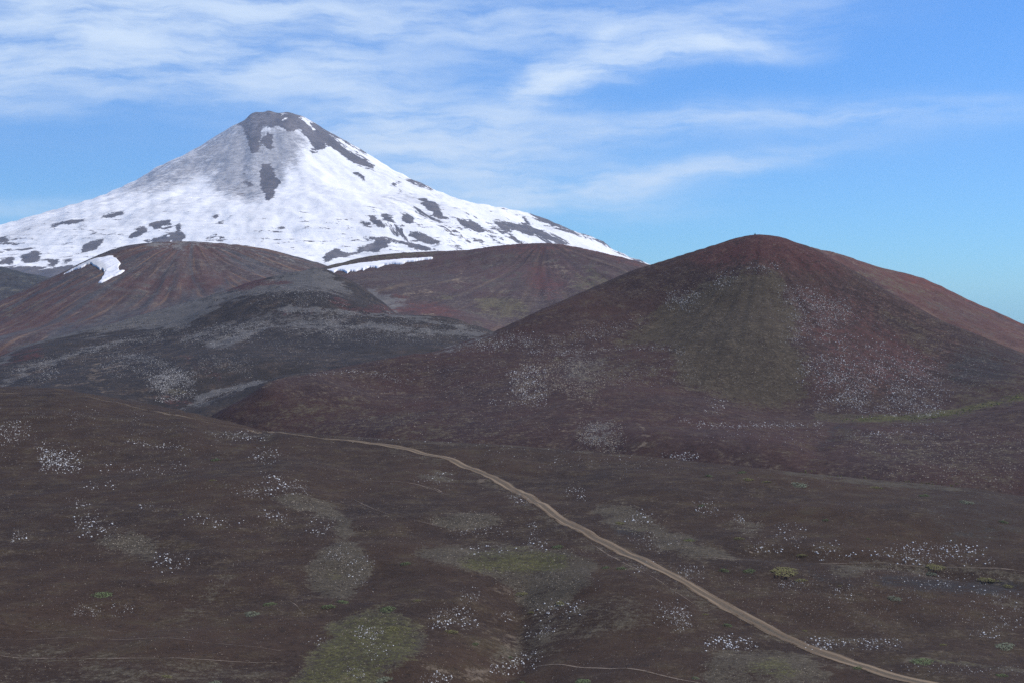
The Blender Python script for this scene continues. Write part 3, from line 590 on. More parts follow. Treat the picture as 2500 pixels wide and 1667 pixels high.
put('veg', C8, .85, 8, (420, 670), (750, 640), (1500, 650), (1680, 740), (1620, 900), (1450, 1050), (1200, 1090), (1150, 950), (950, 830), (740, 770), (560, 740))
put('moss', C8, .9, 12, (760, 740), (900, 680), (1250, 665), (1560, 690), (1500, 790), (1250, 840), (1050, 810), (850, 790))
A += [('veg', ell(1140, 1271, 92, 23), .8, 6), ('veg', ell(1075, 1166, 45, 14), .6, 6)]
put('veg', C7, .7, 6, (600, 640), (700, 570), (900, 540), (1060, 620), (1090, 700), (1020, 750), (850, 700), (700, 680))
put('veg', C8, .72, 8, (1660, 400), (1800, 340), (1950, 370), (2050, 430), (2200, 520), (2340, 560), (2351, 680), (2100, 680), (2060, 600), (1900, 520), (1700, 460)); A.append(('moss', ell(1565, 1294, 30, 9), .5, 6))
put('veg', C6, .8, 6, (-20, 690), (150, 705), (300, 740), (450, 795), (300, 805), (-20, 775))
put('veg', C6, .7, 6, (920, 860), (1050, 835), (1200, 825), (1600, 835), (2200, 900), (2200, 945), (1700, 885), (1200, 890), (1060, 940))
put('veg', C6, .75, 8, (130, 1470), (300, 1370), (600, 1370), (900, 1450), (960, 1600), (140, 1600)); A.append(('moss', ell(1870, 1640, 75, 26), .6, 12))
put('veg', C6, .5, 8, (320, 560), (560, 560), (580, 620), (460, 680), (330, 620)); put('veg', C6, .5, 10, (1880, 990), (2200, 1060), (2200, 1130), (2000, 1090))
for pts, w, s in ((T(C6, (1430, 1425), (1600, 1440), (1900, 1470), (2300, 1530)), 11, .9), (T(C6, (640, 262), (900, 280), (1300, 325), (1760, 352)), 13, .85), (T(C5, (450, 825), (1000, 850), (1400, 860), (1900, 905)), 12, .5),
                  (T(C8, (1330, 1090), (1280, 1250), (1180, 1330), (1000, 1480)), 60, .5), (T(C7, (1100, 380), (1240, 430)), 6, .7), (T(C4, (1380, 1265), (1700, 1285), (1900, 1290)), 12, .5)):
    A.append(('veg', stroke_poly(pts, w), s, 5))
A.append(('moss', stroke_poly(T(C6, (1480, 1430), (1900, 1470)), 8), .6, 4)); A.append(('veg', stroke_poly([(a - 8, b + 16) for a, b in track[16:]], 34), .42, 14))
put('veg', ID, .42, 16, (1284, 1600), (1380, 1505), (1500, 1440), (1640, 1480), (1660, 1520), (1420, 1565), (1300, 1630)); put('veg', ID, .35, 20, (0, 1560), (300, 1600), (700, 1610), (690, 1700), (-50, 1700)); put('veg', ID, .4, 10, (470, 1460), (560, 1380), (570, 1420), (500, 1500), (420, 1560))
A += [('dirt', ell(1245, 1440, 40, 10, 12), .6, 10), ('dirt', ell(1255, 1565, 30, 16, 25), .55, 10), ('dirt', ell(1168, 1652, 40, 11), .7, 8), ('dirt', stroke_poly([(975, 1613), (1040, 1625), (1100, 1648), (1160, 1662)], 9), .55, 6),
      ('dirt', stroke_poly([(1262, 1580), (1230, 1610), (1185, 1645)], 10), .6, 4), ('dirt', ell(1190, 1176, 10, 8), .8, 4)]
for pts, w in (((1640, 1300), (1800, 1366), (2000, 1372), (2250, 1384)), 9), (((1980, 1395), (2080, 1440)), 22), (((2150, 1420), (2500, 1440)), 26): A.append(('dark', stroke_poly(pts, w), .75, 10))
A += [('dark', ell(2380, 1260, 130, 90), .34, 30), ('dark', ell(1540, 1290, 60, 14, 25), .7, 8)]
GMAP = paint(A)
A = []
put('veg', ID, .95, 14, (1482, 848), (1558, 795), (1650, 735), (1740, 690), (1823, 668), (1903, 666), (1917, 717), (1950, 782), (1946, 843), (1968, 879), (1950, 916), (1975, 970), (1903, 999), (1795, 988), (1686, 952), (1640, 900), (1650, 850), (1580, 835))
put('red', ID, .9, 24, (1650, 640), (1769, 585), (1845, 560), (1903, 565), (1993, 600), (2060, 640), (2110, 685), (2066, 680), (1975, 659), (1867, 640), (1758, 650), (1680, 655))
put('red', C3, .40, 34, (760, 480), (1400, 560), (1900, 900), (1750, 1250), (950, 1300), (860, 900)); put('red', C3, .45, 20, (1100, 400), (1500, 640), (1480, 680), (1250, 560), (1050, 450))
put('veg', C3, .5, 16, (1250, 600), (1700, 850), (1850, 950), (1700, 1020), (1450, 850)); put('dark', C3, .65, 26, (1900, 900), (2352, 1020), (2352, 1250), (1950, 1260), (1800, 1100)); put('veg', C3, .55, 20, (1850, 1250), (2352, 1100), (2500, 1250), (1900, 1390))
A += [('veg', stroke_poly([(1980, 1018), (2080, 1024), (2138, 1026), (2264, 1019), (2319, 1012), (2373, 1000), (2500, 966), (2640, 930)], 18), 1.5, 4), ('moss', stroke_poly([(2100, 1030), (2264, 1018), (2373, 1000), (2500, 968)], 9), 1.3, 3), ('pale', stroke_poly([(2185, 1019), (2264, 1017), (2285, 1015)], 4), .8, 2)]
A += [('veg', ell(1500, 905, 130, 40), .4, 20), ('ash', ell(1420, 900, 70, 45), .42, 16), ('ash', ell(1460, 1060, 45, 40), .42, 14), ('veg', ell(1352, 880, 24, 6), .9, 4), ('veg', ell(1446, 958, 16, 5), .9, 4)]
put('veg', ID, .34, 20, (560, 1020), (700, 960), (850, 970), (1100, 1000), (1300, 1070), (1000, 1072), (700, 1050)); put('veg', C4, .4, 8, (1400, 1060), (1550, 1060), (1500, 1110), (1380, 1120)); put('veg', Z4, .4, 10, (1310, 430), (1500, 430), (1300, 600), (1100, 740), (1060, 720), (1240, 540))
put('veg', C6, .35, 14, (1100, 20), (2160, 60), (2160, 330), (1200, 290)); put('dark', Z4, .7, 6, (1290, 400), (1480, 400), (1440, 430), (1300, 440), (1240, 540), (1120, 640), (1190, 540)); put('dirt', C6, .35, 8, (1500, 70), (1950, 50), (1900, 90), (1500, 110))
for pts, w, s in ((T(C5, (1600, 590), (1520, 690), (1470, 770)), 3, .8), (T(C5, (1990, 720), (2000, 800), (1960, 850), (1860, 890)), 3, .8), (T(C5, (1100, 640), (1330, 560)), 3, .3), (T(C5, (0, 515), (200, 510), (400, 495)), 3, .5), (T(C4, (1480, 990), (1830, 920), (1920, 890)), 3, .6), (T(C5, (1480, 480), (1560, 560)), 4, .6)): A.append(('dirt', stroke_poly(pts, w + 1), s * 1.5, 2))
A.append(('ash', stroke_poly([(1096, 856), (1186, 822), (1211, 810)], 16), .6, 6)); A.append(('pale', stroke_poly([(1045, 862), (1100, 853), (1150, 838)], 5), .5, 4))
CMAP = paint(A)
A = []
ash = T(C4, (480, 640), (620, 580), (900, 480), (1300, 365), (1560, 300), (1750, 250), (1900, 190), (2170, 140), (2400, 340), (2100, 300), (1850, 305), (1500, 372), (1380, 450), (1200, 575), (1120, 545), (850, 560), (650, 605))
A += [('ash', ash, .95, 8), ('dark', T(C4, (980, 460), (1180, 410), (1200, 420), (960, 475)), 1, 4), ('dark', T(C4, (880, 560), (1080, 540), (1150, 570), (1000, 590), (850, 590)), .8, 6)]
put('red', C4, .95, 5, (1480, 320), (1560, 285), (1620, 255), (1700, 236), (1800, 230), (1900, 238), (1990, 268), (1900, 272), (1750, 272), (1600, 298)); A.append(('red', stroke_poly(T(ZR, (980, 720), (1300, 840), (1650, 830), (1700, 880)), 20), .7, 6)); A.append(('red', stroke_poly(T(ZR, (300, 870), (600, 880), (800, 860)), 7), .6, 4))
A += [('red', stroke_poly(T(C4, (1240, 740), (1420, 850), (1560, 920)), 12), .5, 6), ('red', ell(60, 870, 60, 16, -20), .6, 12), ('red', ell(430, 975, 50, 18), .5, 10)]
for pts, w, s in ((T(C4, (640, 760), (620, 830), (610, 900), (600, 960)), 5, .8), (T(C4, (630, 830), (640, 900), (655, 990)), 5, .8), (T(C4, (640, 860), (680, 930), (715, 1000)), 4, .8), (T(C4, (340, 910), (400, 935), (480, 955)), 4, .6), (T(C4, (660, 830), (820, 800)), 8, .4), (T(C4, (1540, 720), (1620, 790), (1660, 840)), 4, .5), (T(C4, (1700, 700), (1660, 780), (1665, 880)), 4, .5), (T(C4, (2010, 760), (1960, 830), (1880, 860)), 3, .5)): A.append(('dirt', stroke_poly(pts, w), s * 1.4, 3))
for pts, w, s in ((T(C4, (0, 880), (250, 790), (560, 700), (1000, 590), (1150, 570)), 5, .65), (T(C4, (0, 800), (120, 700), (220, 650), (450, 600)), 7, .6), (T(C4, (600, 720), (1000, 640), (1300, 600), (1800, 500)), 6, .5), (T(C4, (1250, 1100), (1450, 1020), (1650, 940), (1780, 905)), 9, .9), (T(C4, (1750, 450), (1800, 470), (1750, 500), (1500, 530)), 7, .5)): A.append(('ash', stroke_poly(pts, w), s, 4))
A += [('ash', T(C4, (1800, 440), (2352, 430), (2352, 600), (1800, 570), (1500, 680), (1240, 650)), .42, 12), ('ash', T(C4, (1000, 880), (1280, 850), (1310, 960), (1060, 1010)), .5, 12), ('veg', ell(430, 950, 30, 6, -6), .9, 4), ('veg', T(C4, (380, 790), (520, 740), (600, 720), (420, 785)), .7, 5), ('dark', ell(760, 725, 100, 12), .8, 10), ('dark', ell(800, 830, 180, 30), .7, 20), ('dark', ell(1000, 830, 120, 20), .6, 12)]
CR = (0, 538, 1250 / 2352)
for w, st, *pts in ((6, 1.0, (0, 760), (120, 690), (260, 640), (420, 590), (560, 560), (760, 520)), (10, 1.1, (0, 660), (60, 600), (200, 540), (420, 490), (600, 450), (900, 425)), (5, .9, (840, 560), (1000, 500), (1150, 480), (1250, 440), (1180, 400)), (12, .8, (960, 570), (1100, 540), (1200, 500), (1400, 480), (1700, 490), (1900, 510), (2250, 530)), (8, .9, (1280, 412), (1500, 420), (1900, 450), (2200, 500)), (8, .6, (540, 610), (700, 640), (850, 700), (880, 770)), (10, 1.2, (900, 830), (1000, 790), (1100, 760), (1200, 735))): A.append(('ash', stroke_poly(T(CR, *pts), w), st, 3))
RMAP = paint(A)
A = [('ash', ell(440, 596, 110, 9), .8, 6), ('ash', stroke_poly(T(C1, (1300, 975), (1500, 1000), (1850, 1060), (2100, 1120)), 10), .5, 8), ('dirt', stroke_poly(T(ZL, (0, 1130), (350, 970), (800, 780)), 4), .7, 3), ('dark', T(ZL, (1700, 1000), (2000, 900), (2050, 1000), (1800, 1120)), .7, 10),
     ('veg', T(ZL, (0, 1130), (500, 1000), (800, 1100), (300, 1250), (0, 1280)), .45, 14), ('dark', T(ZL, (0, 1400), (1500, 1230), (2352, 1150), (2352, 1250), (1200, 1380), (0, 1500)), .55, 14), ('dirt', ell(295, 633, 10, 5), .6, 3), ('dirt', stroke_poly(T(ZL, (1980, 850), (2050, 960)), 4), .6, 3), ('dirt', stroke_poly(T(ZL, (1820, 1230), (2100, 1080)), 4), .5, 3)]
LMAP = paint(A)
A = [('veg', T(ZR, (800, 350), (1300, 210), (2150, 165), (2150, 225), (1300, 300), (830, 400)), .6, 6), ('ash', [(770, 672), (830, 676), (880, 700), (940, 725), (985, 742), (1010, 742), (965, 770), (900, 747), (850, 729), (790, 700)], .85, 6), ('dark', T(ZR, (850, 460), (1120, 470), (1120, 530), (870, 500)), .7, 6),
     ('red', T(C2, (430, 1400), (480, 1345), (560, 1350), (680, 1325), (850, 1340), (900, 1400), (700, 1412)), .66, 6), ('red', ell(1330, 690, 55, 40, 40), .62, 22), ('red', ell(1290, 606, 130, 14, 0), .6, 8), ('red', stroke_poly([(1400, 606), (1500, 628), (1580, 648)], 16), .75, 8), ('red', T(ZR, (1680, 680), (1800, 650), (1890, 720), (1700, 720)), .7, 5), ('red', ell(1285, 615, 40, 16), .4, 10),
     ('dirt', ell(1030, 715, 40, 14, -10), .55, 10), ('dirt', stroke_poly(T(C2, (890, 1120), (870, 1160), (880, 1200)), 7), .9, 3), ('dirt', stroke_poly(T(ZR, (2000, 880), (2200, 930), (2352, 925)), 6), .8, 4), ('dirt', stroke_poly(T(C2, (1400, 1040), (1560, 1130), (1640, 1240)), 30), .42, 14), ('veg', T(C2, (1000, 1290), (1200, 1270), (1420, 1420), (1150, 1440), (1000, 1380)), .7, 14), ('veg', T(C2, (700, 1290), (850, 1260), (850, 1290), (720, 1320)), .7, 5), ('veg', T(C2, (1600, 1150), (1900, 1080), (1800, 1250), (1600, 1290)), .5, 14),
     ('dark', T(C2, (100, 1130), (500, 1070), (700, 1060), (850, 1130), (700, 1220), (450, 1200)), .35, 20)]
HMAP = paint(A)
A = [('veg', stroke_poly(T(C3, (1250, 440), (1600, 600), (1950, 640)), 22), .5, 10), ('dirt', stroke_poly(T(C3, (960, 300), (1100, 350), (1250, 430)), 8), .6, 4), ('red', stroke_poly(T(C3, (1500, 470), (1700, 530), (1950, 640), (2352, 820)), 20), .75, 10), ('dark', T(C3, (1550, 590), (1900, 650), (2352, 900), (2352, 1000), (2100, 900), (1700, 720)), .34, 16)]
OMAP = paint(A)
terrain_obj('ground', GR, M_ground, GMAP)
terrain_obj('cinder_cone_hill', CN, M_cone, CMAP, CNA)
terrain_obj('lava_ridge_hill', RD, M_ridge, RMAP, (float(P(700, 700, 1720 * S)[0]), 1720 * S, 250.0))
terrain_obj('dome_hill', HL, M_hill_l, LMAP, HLA)
terrain_obj('brown_hill', HC, M_hill_c, HMAP, HCA)
terrain_obj('orange_hill', HR, M_hill_r, OMAP, HRA)
terrain_obj('far_hill', HF, M_far, {}, (-1400, 3600, 500.0))
# wide valley floor that all the hills stand on
n = 60; e = np.concatenate([-np.geomspace(200, 12500, n)[::-1], [0], np.geomspace(200, 12500, n)])
X, Y = np.meshgrid(e, e); Zf = CZ - 68 + 0 * X + np.clip((np.hypot(X, Y) - 1500) / 3000, 0, 1) * 40 * fbm(X / 900, Y / 900, 4, 91) - np.maximum(np.hypot(X, Y) - 1300, 0) * 0.036
VF = mesh_np('valley_floor', np.stack([X, Y, Zf], -1).reshape(-1, 3), grid_faces(*X.shape), M_far); z4 = np.zeros((X.size, 4)); add_attr(VF, 'ma', z4); add_attr(VF, 'mb', z4)
link(bpy.data.objects.new('valley_floor', VF))['kind'] = 'structure'
NEAR = [GR, CN, RD, HL, HC, HR]

# ------------------------------------------------------------------ haze: even, pale air
hv = np.array([(x, y, z) for z in (CZ - 900, CZ + 1350) for y in (-13000, 13000) for x in (-13000, 13000)], float)
hm = bpy.data.materials.new('pale_air'); hm.use_nodes = True; ht = NT(hm.node_tree); ht.n.clear()
ho = ht.node('ShaderNodeOutputMaterial'); pv = ht.node('ShaderNodeVolumePrincipled', ins={'Color': (.64, .76, 1.0, 1), 'Density': 3.5e-5, 'Anisotropy': 0.0}); ht.l.new(pv.outputs[0], ho.inputs['Volume'])
hz = link(bpy.data.objects.new('haze', mesh_np('haze', hv, [(0, 2, 3, 1), (4, 5, 7, 6), (0, 1, 5, 4), (2, 6, 7, 3), (0, 4, 6, 2), (1, 3, 7, 5)], hm, False))); hz['kind'] = 'stuff'

# ------------------------------------------------------------------ snow patches left on the hills
M_snow = snow_mat()
def snow_patch(poly, f, label, thick, greyness, name='snow_patch'):
    p = np.array(poly); u0, v0 = np.floor(p.min(0)) - 3; u1, v1 = np.ceil(p.max(0)) + 3; st = 0.8
    us, vs = np.arange(u0, u1, st), np.arange(v0, v1, st); U, V = np.meshgrid(us, vs)
    Uw = U + 1.6 * fbm(U / 7, V / 7, 3, 301); Vw = V + 1.2 * fbm(U / 6, V / 6, 3, 311)
    ins = np.zeros(U.shape, bool)
    for (ax, ay), (bx, by) in zip(poly, poly[1:] + poly[:1]):
        if ay != by: ins ^= ((ay > Vw) != (by > Vw)) & (Uw < (bx - ax) * (Vw - ay) / (by - ay) + ax)
    xyz, who = cast(U.ravel(), V.ravel(), [f], 900, 1900, 260); ok = (who >= 0).reshape(U.shape) & ins
    xyz = xyz.reshape(U.shape + (3,)); xyz[~np.isfinite(xyz)] = 0
    jump = np.zeros(U.shape, bool); jump[:-1] |= np.abs(np.diff(xyz[..., 1], axis=0)) > 22
    ok &= ~jump
    m = blur(ok.astype(float), 2); h = np.clip((m - 0.45) / 0.5, 0, 1); ring = ~ok
    q = ok[:-1, :-1] & ok[1:, :-1] & ok[:-1, 1:] & ok[1:, 1:]
    i = np.arange(U.size).reshape(U.shape)
    fc = np.stack([i[:-1, :-1][q], i[1:, :-1][q], i[1:, 1:][q], i[:-1, 1:][q]], -1)
    nb = np.zeros(U.shape, int)
    for a in (slice(None, -1), slice(1, None)):
        for b in (slice(None, -1), slice(1, None)): nb[a, b] += q
    xyz[..., 2] += np.where(nb < 4, -0.15, 0.12 + thick * np.sqrt(h))
    used, inv = np.unique(fc, return_inverse=True)
    me = mesh_np(name, xyz.reshape(-1, 3)[used], inv.reshape(fc.shape), M_snow)
    add_float(me, 'greyness', rsample(paint(greyness).get('ash', np.zeros((RH, RW))), U, V).ravel()[used])
    tag(link(bpy.data.objects.new(name, me)), label, 'snow patch')
snow_patch(T(ZL, (825, 690), (1000, 592), (1200, 485), (1340, 425), (1500, 400), (1560, 385), (1640, 390), (1625, 412), (1670, 420), (1735, 500), (1700, 550), (1720, 597), (1808, 590), (1740, 642), (1600, 706), (1460, 780), (1402, 774), (1450, 722), (1462, 690), (1485, 660), (1490, 630), (1530, 600), (1485, 622), (1470, 578), (1430, 592), (1380, 545), (1330, 524), (1300, 498), (1255, 512), (1200, 550), (1000, 618)),
           HL, 'white crescent snow patch with ragged edges on the red-brown hill at left', 1.1, [('ash', T(ZL, (800, 640), (1250, 440), (1450, 470), (1560, 560), (1500, 640), (1330, 540), (1200, 540), (900, 640)), .75, 4)])  # ash raster here is only a greyer snow tone, left limb and inner hollow
snow_patch(T(ZR, (830, 405), (900, 385), (1050, 345), (1300, 300), (1500, 280), (1750, 255), (2000, 240), (2162, 231), (2140, 252), (2000, 271), (1850, 291), (1800, 312), (1700, 308), (1600, 322), (1510, 362), (1480, 347), (1430, 345), (1350, 387), (1330, 375), (1250, 397), (1200, 390), (1170, 420), (1120, 392), (1060, 383), (1010, 414), (960, 402), (900, 410), (842, 434)),
           HC, 'long white snow strip with scalloped lower edge below the brown hill crest', 1.3, [])

# ------------------------------------------------------------------ dirt track and faint trails
def track_mat(name, ca, cb, edge_lo, trail=False):
    m, t, b = base_mat(name); fl = t.attr('flow', 'Vector'); x, y, _ = t.xyz(fl)
    pos = t.node('ShaderNodeNewGeometry').outputs['Position']; nf = t.noise(pos, 2.4, 5.0, 0.7); nl = t.noise(pos, 0.18, 4.0, 0.6)
    mp = t.node('ShaderNodeMapping', ins={'Vector': fl, 'Scale': (2.6, 0.035, 1)}); ln = t.noise(mp.outputs[0], 1.0, 5.0, 0.65, 0.4)
    col = t.mix(t.ramp(ln, 0.40, 0.62), ca, cb); col = t.mix(t.math('MULTIPLY', t.ramp(nf, 0.5, 0.75), 0.4), col, (.08, .068, .056))
    a = t.math('ABSOLUTE', x)
    if not trail:                                   # grassy middle and verge between the wheel ruts
        mid = t.ramp(a, 0.16, 0.30, 1.0, 0.0); verge = t.ramp(a, 0.52, 0.75)
        col = t.mix(t.math('MULTIPLY', t.math('MAXIMUM', mid, verge), t.ramp(t.math('MULTIPLY_ADD', ln, .6, t.math('MULTIPLY', nf, .4)), 0.34, 0.60)), col, (.070, .058, .043))
    keep = t.math('SUBTRACT', 1.0, t.math('POWER', a, 2.0)); keep = t.math('MULTIPLY', keep, t.attr('strength', 'Fac'))
    al = t.ramp(t.math('ADD', keep, t.math('MULTIPLY', t.math('SUBTRACT', t.math('MULTIPLY_ADD', ln, .45, t.math('MULTIPLY_ADD', nl, .3, t.math('MULTIPLY', nf, .25))), .5), 2.6)), edge_lo, edge_lo + .25)
    t.set(b, 'Base Color', col); t.set(b, 'Alpha', al)
    return m
def ribbon(name, px, half, f, mat, strength, step=1.0, rut=0.0, ncross=15, lift=0.06):
    px = np.array(px, float); p, who = cast(px[:, 0], px[:, 1], [f], 60, 900, 500)
    for _ in range(5):                              # directions that pass just over the brow
        if (who >= 0).all(): break
        px[who < 0, 1] += 2.5; p, who = cast(px[:, 0], px[:, 1], [f], 60, 900, 500)
    p = p[who >= 0][:, :2]; sg = np.array(strength)[who >= 0] if np.ndim(strength) else np.full(len(p), strength); hw = np.array(half)[who >= 0] if np.ndim(half) else np.full(len(p), half)
    d = np.concatenate([[0], np.cumsum(np.hypot(*np.diff(p, axis=0).T))]); n = max(4, int(d[-1] / step)); s = np.linspace(0, d[-1], n)
    c = np.stack([np.interp(s, d, p[:, k]) for k in (0, 1)], -1); k = max(1, int(9 / step))
    for _ in range(2): c = np.stack([np.convolve(np.pad(c[:, j], k, mode='edge'), np.ones(2 * k + 1) / (2 * k + 1), 'valid') for j in (0, 1)], -1)
    t = np.gradient(c, axis=0); t /= np.linalg.norm(t, axis=1)[:, None] + 1e-9; nr = np.stack([t[:, 1], -t[:, 0]], -1)
    a = np.linspace(-1, 1, ncross); w = np.interp(s, d, hw) * (1 + 0.25 * fbm(s / 14, s * 0, 3, 7))
    XY = c[:, None, :] + nr[:, None, :] * (a[None, :, None] * w[:, None, None])
    Z = f(XY[..., 0], XY[..., 1]) + lift - rut * np.exp(-((np.abs(a) - 0.42) / 0.14) ** 2)[None, :]
    me = mesh_np(name, np.concatenate([XY, Z[..., None]], -1).reshape(-1, 3), grid_faces(n, ncross), mat)
    add_vec(me, 'flow', np.stack([np.repeat(a[None], n, 0), np.repeat(s[:, None], ncross, 1), np.zeros((n, ncross))], -1))
    add_float(me, 'strength', np.repeat(np.interp(s, d, sg)[:, None], ncross, 1))
    o = link(bpy.data.objects.new(name, me)); o['kind'] = 'structure'; return o
M_track = track_mat('tan_dirt', (.115, .083, .055), (.210, .155, .103), 0.42); M_trail = track_mat('faint_dust', (.13, .10, .076), (.19, .15, .12), 0.42, True)
tp = [(u, v + 2) for u, v in track]
ribbon('dirt_track', tp, [float(np.interp(u, [-100, 500, 900, 1100, 2300], [1.5, 1.6, 2.1, 2.5, 2.3])) for u, _ in tp], GR, M_track, [float(np.interp(u, [0, 600, 900, 1000], [.62, .68, .85, 1.0])) for u, _ in tp], 1.0, 0.0)
for px, h, st in ((T(C7, (-200, 1372), (0, 1380), (400, 1395), (900, 1408), (1400, 1413), (2050, 1422)), .38, .6), (T(C7, (-200, 1270), (0, 1268), (400, 1260), (900, 1265), (1400, 1295), (1700, 1320), (2050, 1360)), .35, .58), (T(C7, (0, 1212), (500, 1205), (1000, 1215), (1500, 1215), (1720, 1235)), .3, .5), (T(C7, (180, 1445), (600, 1440), (1000, 1440)), .3, .48),
                  (T(C8, (1130, 1470), (1180, 1465), (1500, 1460), (1800, 1470), (2100, 1510), (2340, 1560), (2600, 1620)), .42, .66), (T(C8, (0, 310), (150, 380), (280, 440), (500, 490), (800, 540), (1100, 560)), .35, .54), (T(C8, (540, 235), (600, 258), (665, 290)), .4, .85), (T(C6, (390, 722), (480, 758), (540, 800)), .35, .85), (T(C5, (0, 1072), (300, 1085), (550, 1130), (700, 1190)), .4, .66),
                  (T(C7, (1920, 980), (2050, 1100), (2160, 1210)), .25, .52), (T(C6, (0, 778), (450, 810), (900, 818), (1500, 828), (2000, 852), (2350, 890)), .5, .6), (T(C6, (0, 880), (250, 1030), (450, 1150), (600, 1215), (850, 1345)), .4, .5), (T(C8, (1600, 600), (1900, 780), (2100, 880), (2351, 1040), (2480, 1110)), .4, .56)):
    ribbon('trail', px, h, GR, M_trail, st, 0.6, 0, 5, 0.045)

# ------------------------------------------------------------------ cushion plants, grass tufts, shrubs
rng = np.random.default_rng(11)
def plant_mat(name, c1, c2, scale=3.0):
    m, t, b = base_mat(name); pos = t.node('ShaderNodeNewGeometry').outputs['Position']; n = t.noise(pos, scale, 3.0, 0.6)
    k = t.math('MULTIPLY_ADD', t.attr('tint', 'Fac'), 0.6, t.math('MULTIPLY', n, 0.4)); t.set(b, 'Base Color', t.mix(t.ramp(k, 0.2, 0.8), c1, c2)); return m
M_white = plant_mat('white_cushion', (.24, .22, .20), (.72, .72, .72)); M_tan = plant_mat('dry_tuft', (.11, .088, .065), (.36, .30, .23)); M_grn = plant_mat('green_tuft', (.05, .055, .022), (.13, .13, .04))
def inside(poly, U, V):
    r = np.zeros(U.shape, bool)
    for (ax, ay), (bx, by) in zip(poly, poly[1:] + poly[:1]):
        if ay != by: r ^= ((ay > V) != (by > V)) & (U < (bx - ax) * (V - ay) / (by - ay) + ax)
    return r
def scatter(poly, n, soft=22):
    """n photo directions in a ragged, clumped version of a polygon"""
    p = np.array(poly); lo, hi = p.min(0) - 4, p.max(0) + 4; sx, sy = hi - lo; out = np.zeros((0, 2)); k = 0
    L = max(10.0, 0.22 * math.sqrt(sx * sy))
    while len(out) < n and k < 40:
        q = lo + rng.random((n * 3, 2)) * (hi - lo); k += 1
        w = q + np.stack([soft * fbm(q[:, 0] / L, q[:, 1] / L * 2, 3, 501), soft * .5 * fbm(q[:, 0] / L, q[:, 1] / L * 2, 3, 511)], -1) + rng.normal(0, 1, q.shape) * (soft * .8, soft * .35)
        c = np.clip(0.70 + 1.25 * fbm(q[:, 0] / L, q[:, 1] / L * 2.2, 3, 521 + n), 0.04, 1)
        g = inside(poly, w[:, 0], w[:, 1]) & (rng.random(len(q)) < c); out = np.concatenate([out, q[g]])
    return out[:n]
WH, TN, GN = [], [], []        # (field index list, pixels, size px lo, hi)
def reg(dst, fields, c, n, lo, hi, *pts, soft=26): dst.append((fields, scatter(T(c, *pts), int(n * (1.3 if dst is WH else 1)), soft), lo, hi))
def line(dst, fields, c, n, w, lo, hi, *pts): dst.append((fields, scatter(stroke_poly(T(c, *pts), w), n, 8), lo, hi))
G, K, R_, L_, H_, O_ = [0], [1, 0], [2, 1, 0], [3, 2], [4, 1, 2], [5, 1]
for n, lo, hi, *pts in ((270, 4, 8.5, (1440, 700), (1680, 690), (2020, 780), (2010, 830), (1700, 825), (1150, 815), (1200, 780)), (70, 3, 8, (850, 710), (960, 690), (1130, 800), (880, 800)), (70, 3, 7, (600, 600), (700, 580), (800, 680), (780, 720), (640, 640)), (100, 3, 7.5, (1400, 880), (1950, 930), (1900, 1000), (1480, 990)), (30, 3, 7, (950, 940), (1030, 940), (1100, 1060), (1060, 1060)),
                        (190, 3, 8.5, (170, 1270), (480, 1300), (500, 1350), (260, 1375)), (120, 3, 8.5, (810, 1320), (960, 1285), (1040, 1340), (860, 1350)), (140, 3, 7.5, (1040, 1290), (1400, 1290), (1390, 1355), (1150, 1355)), (45, 3, 8, (1830, 1248), (2010, 1255), (1990, 1282)), (80, 3, 6, (1300, 1445), (2160, 1480), (2160, 1510), (1400, 1470)), (80, 3, 7, (1830, 1000), (2160, 1060), (2160, 1120), (1900, 1050)), (60, 3, 7, (1880, 1160), (2160, 1150), (2160, 1220), (2000, 1240)),
                        (200, 2, 5, (650, 870), (1500, 860), (1550, 1300), (600, 1130)), (60, 3, 6, (0, 1100), (70, 1100), (75, 1240), (0, 1240)), (70, 2.5, 6, (0, 850), (150, 850), (170, 930), (50, 920)), (60, 3, 7, (120, 420), (260, 470), (240, 530), (150, 530)), (30, 3, 7, (370, 530), (420, 540), (410, 560)), (45, 3, 7.5, (430, 690), (660, 730), (600, 750), (470, 720)), (90, 2.5, 5, (1480, 1040), (2100, 1060), (2100, 1180), (1500, 1200)), (40, 3, 6, (740, 940), (800, 940), (790, 980), (640, 950))): reg(WH, G, C6, n, lo, hi, *pts)
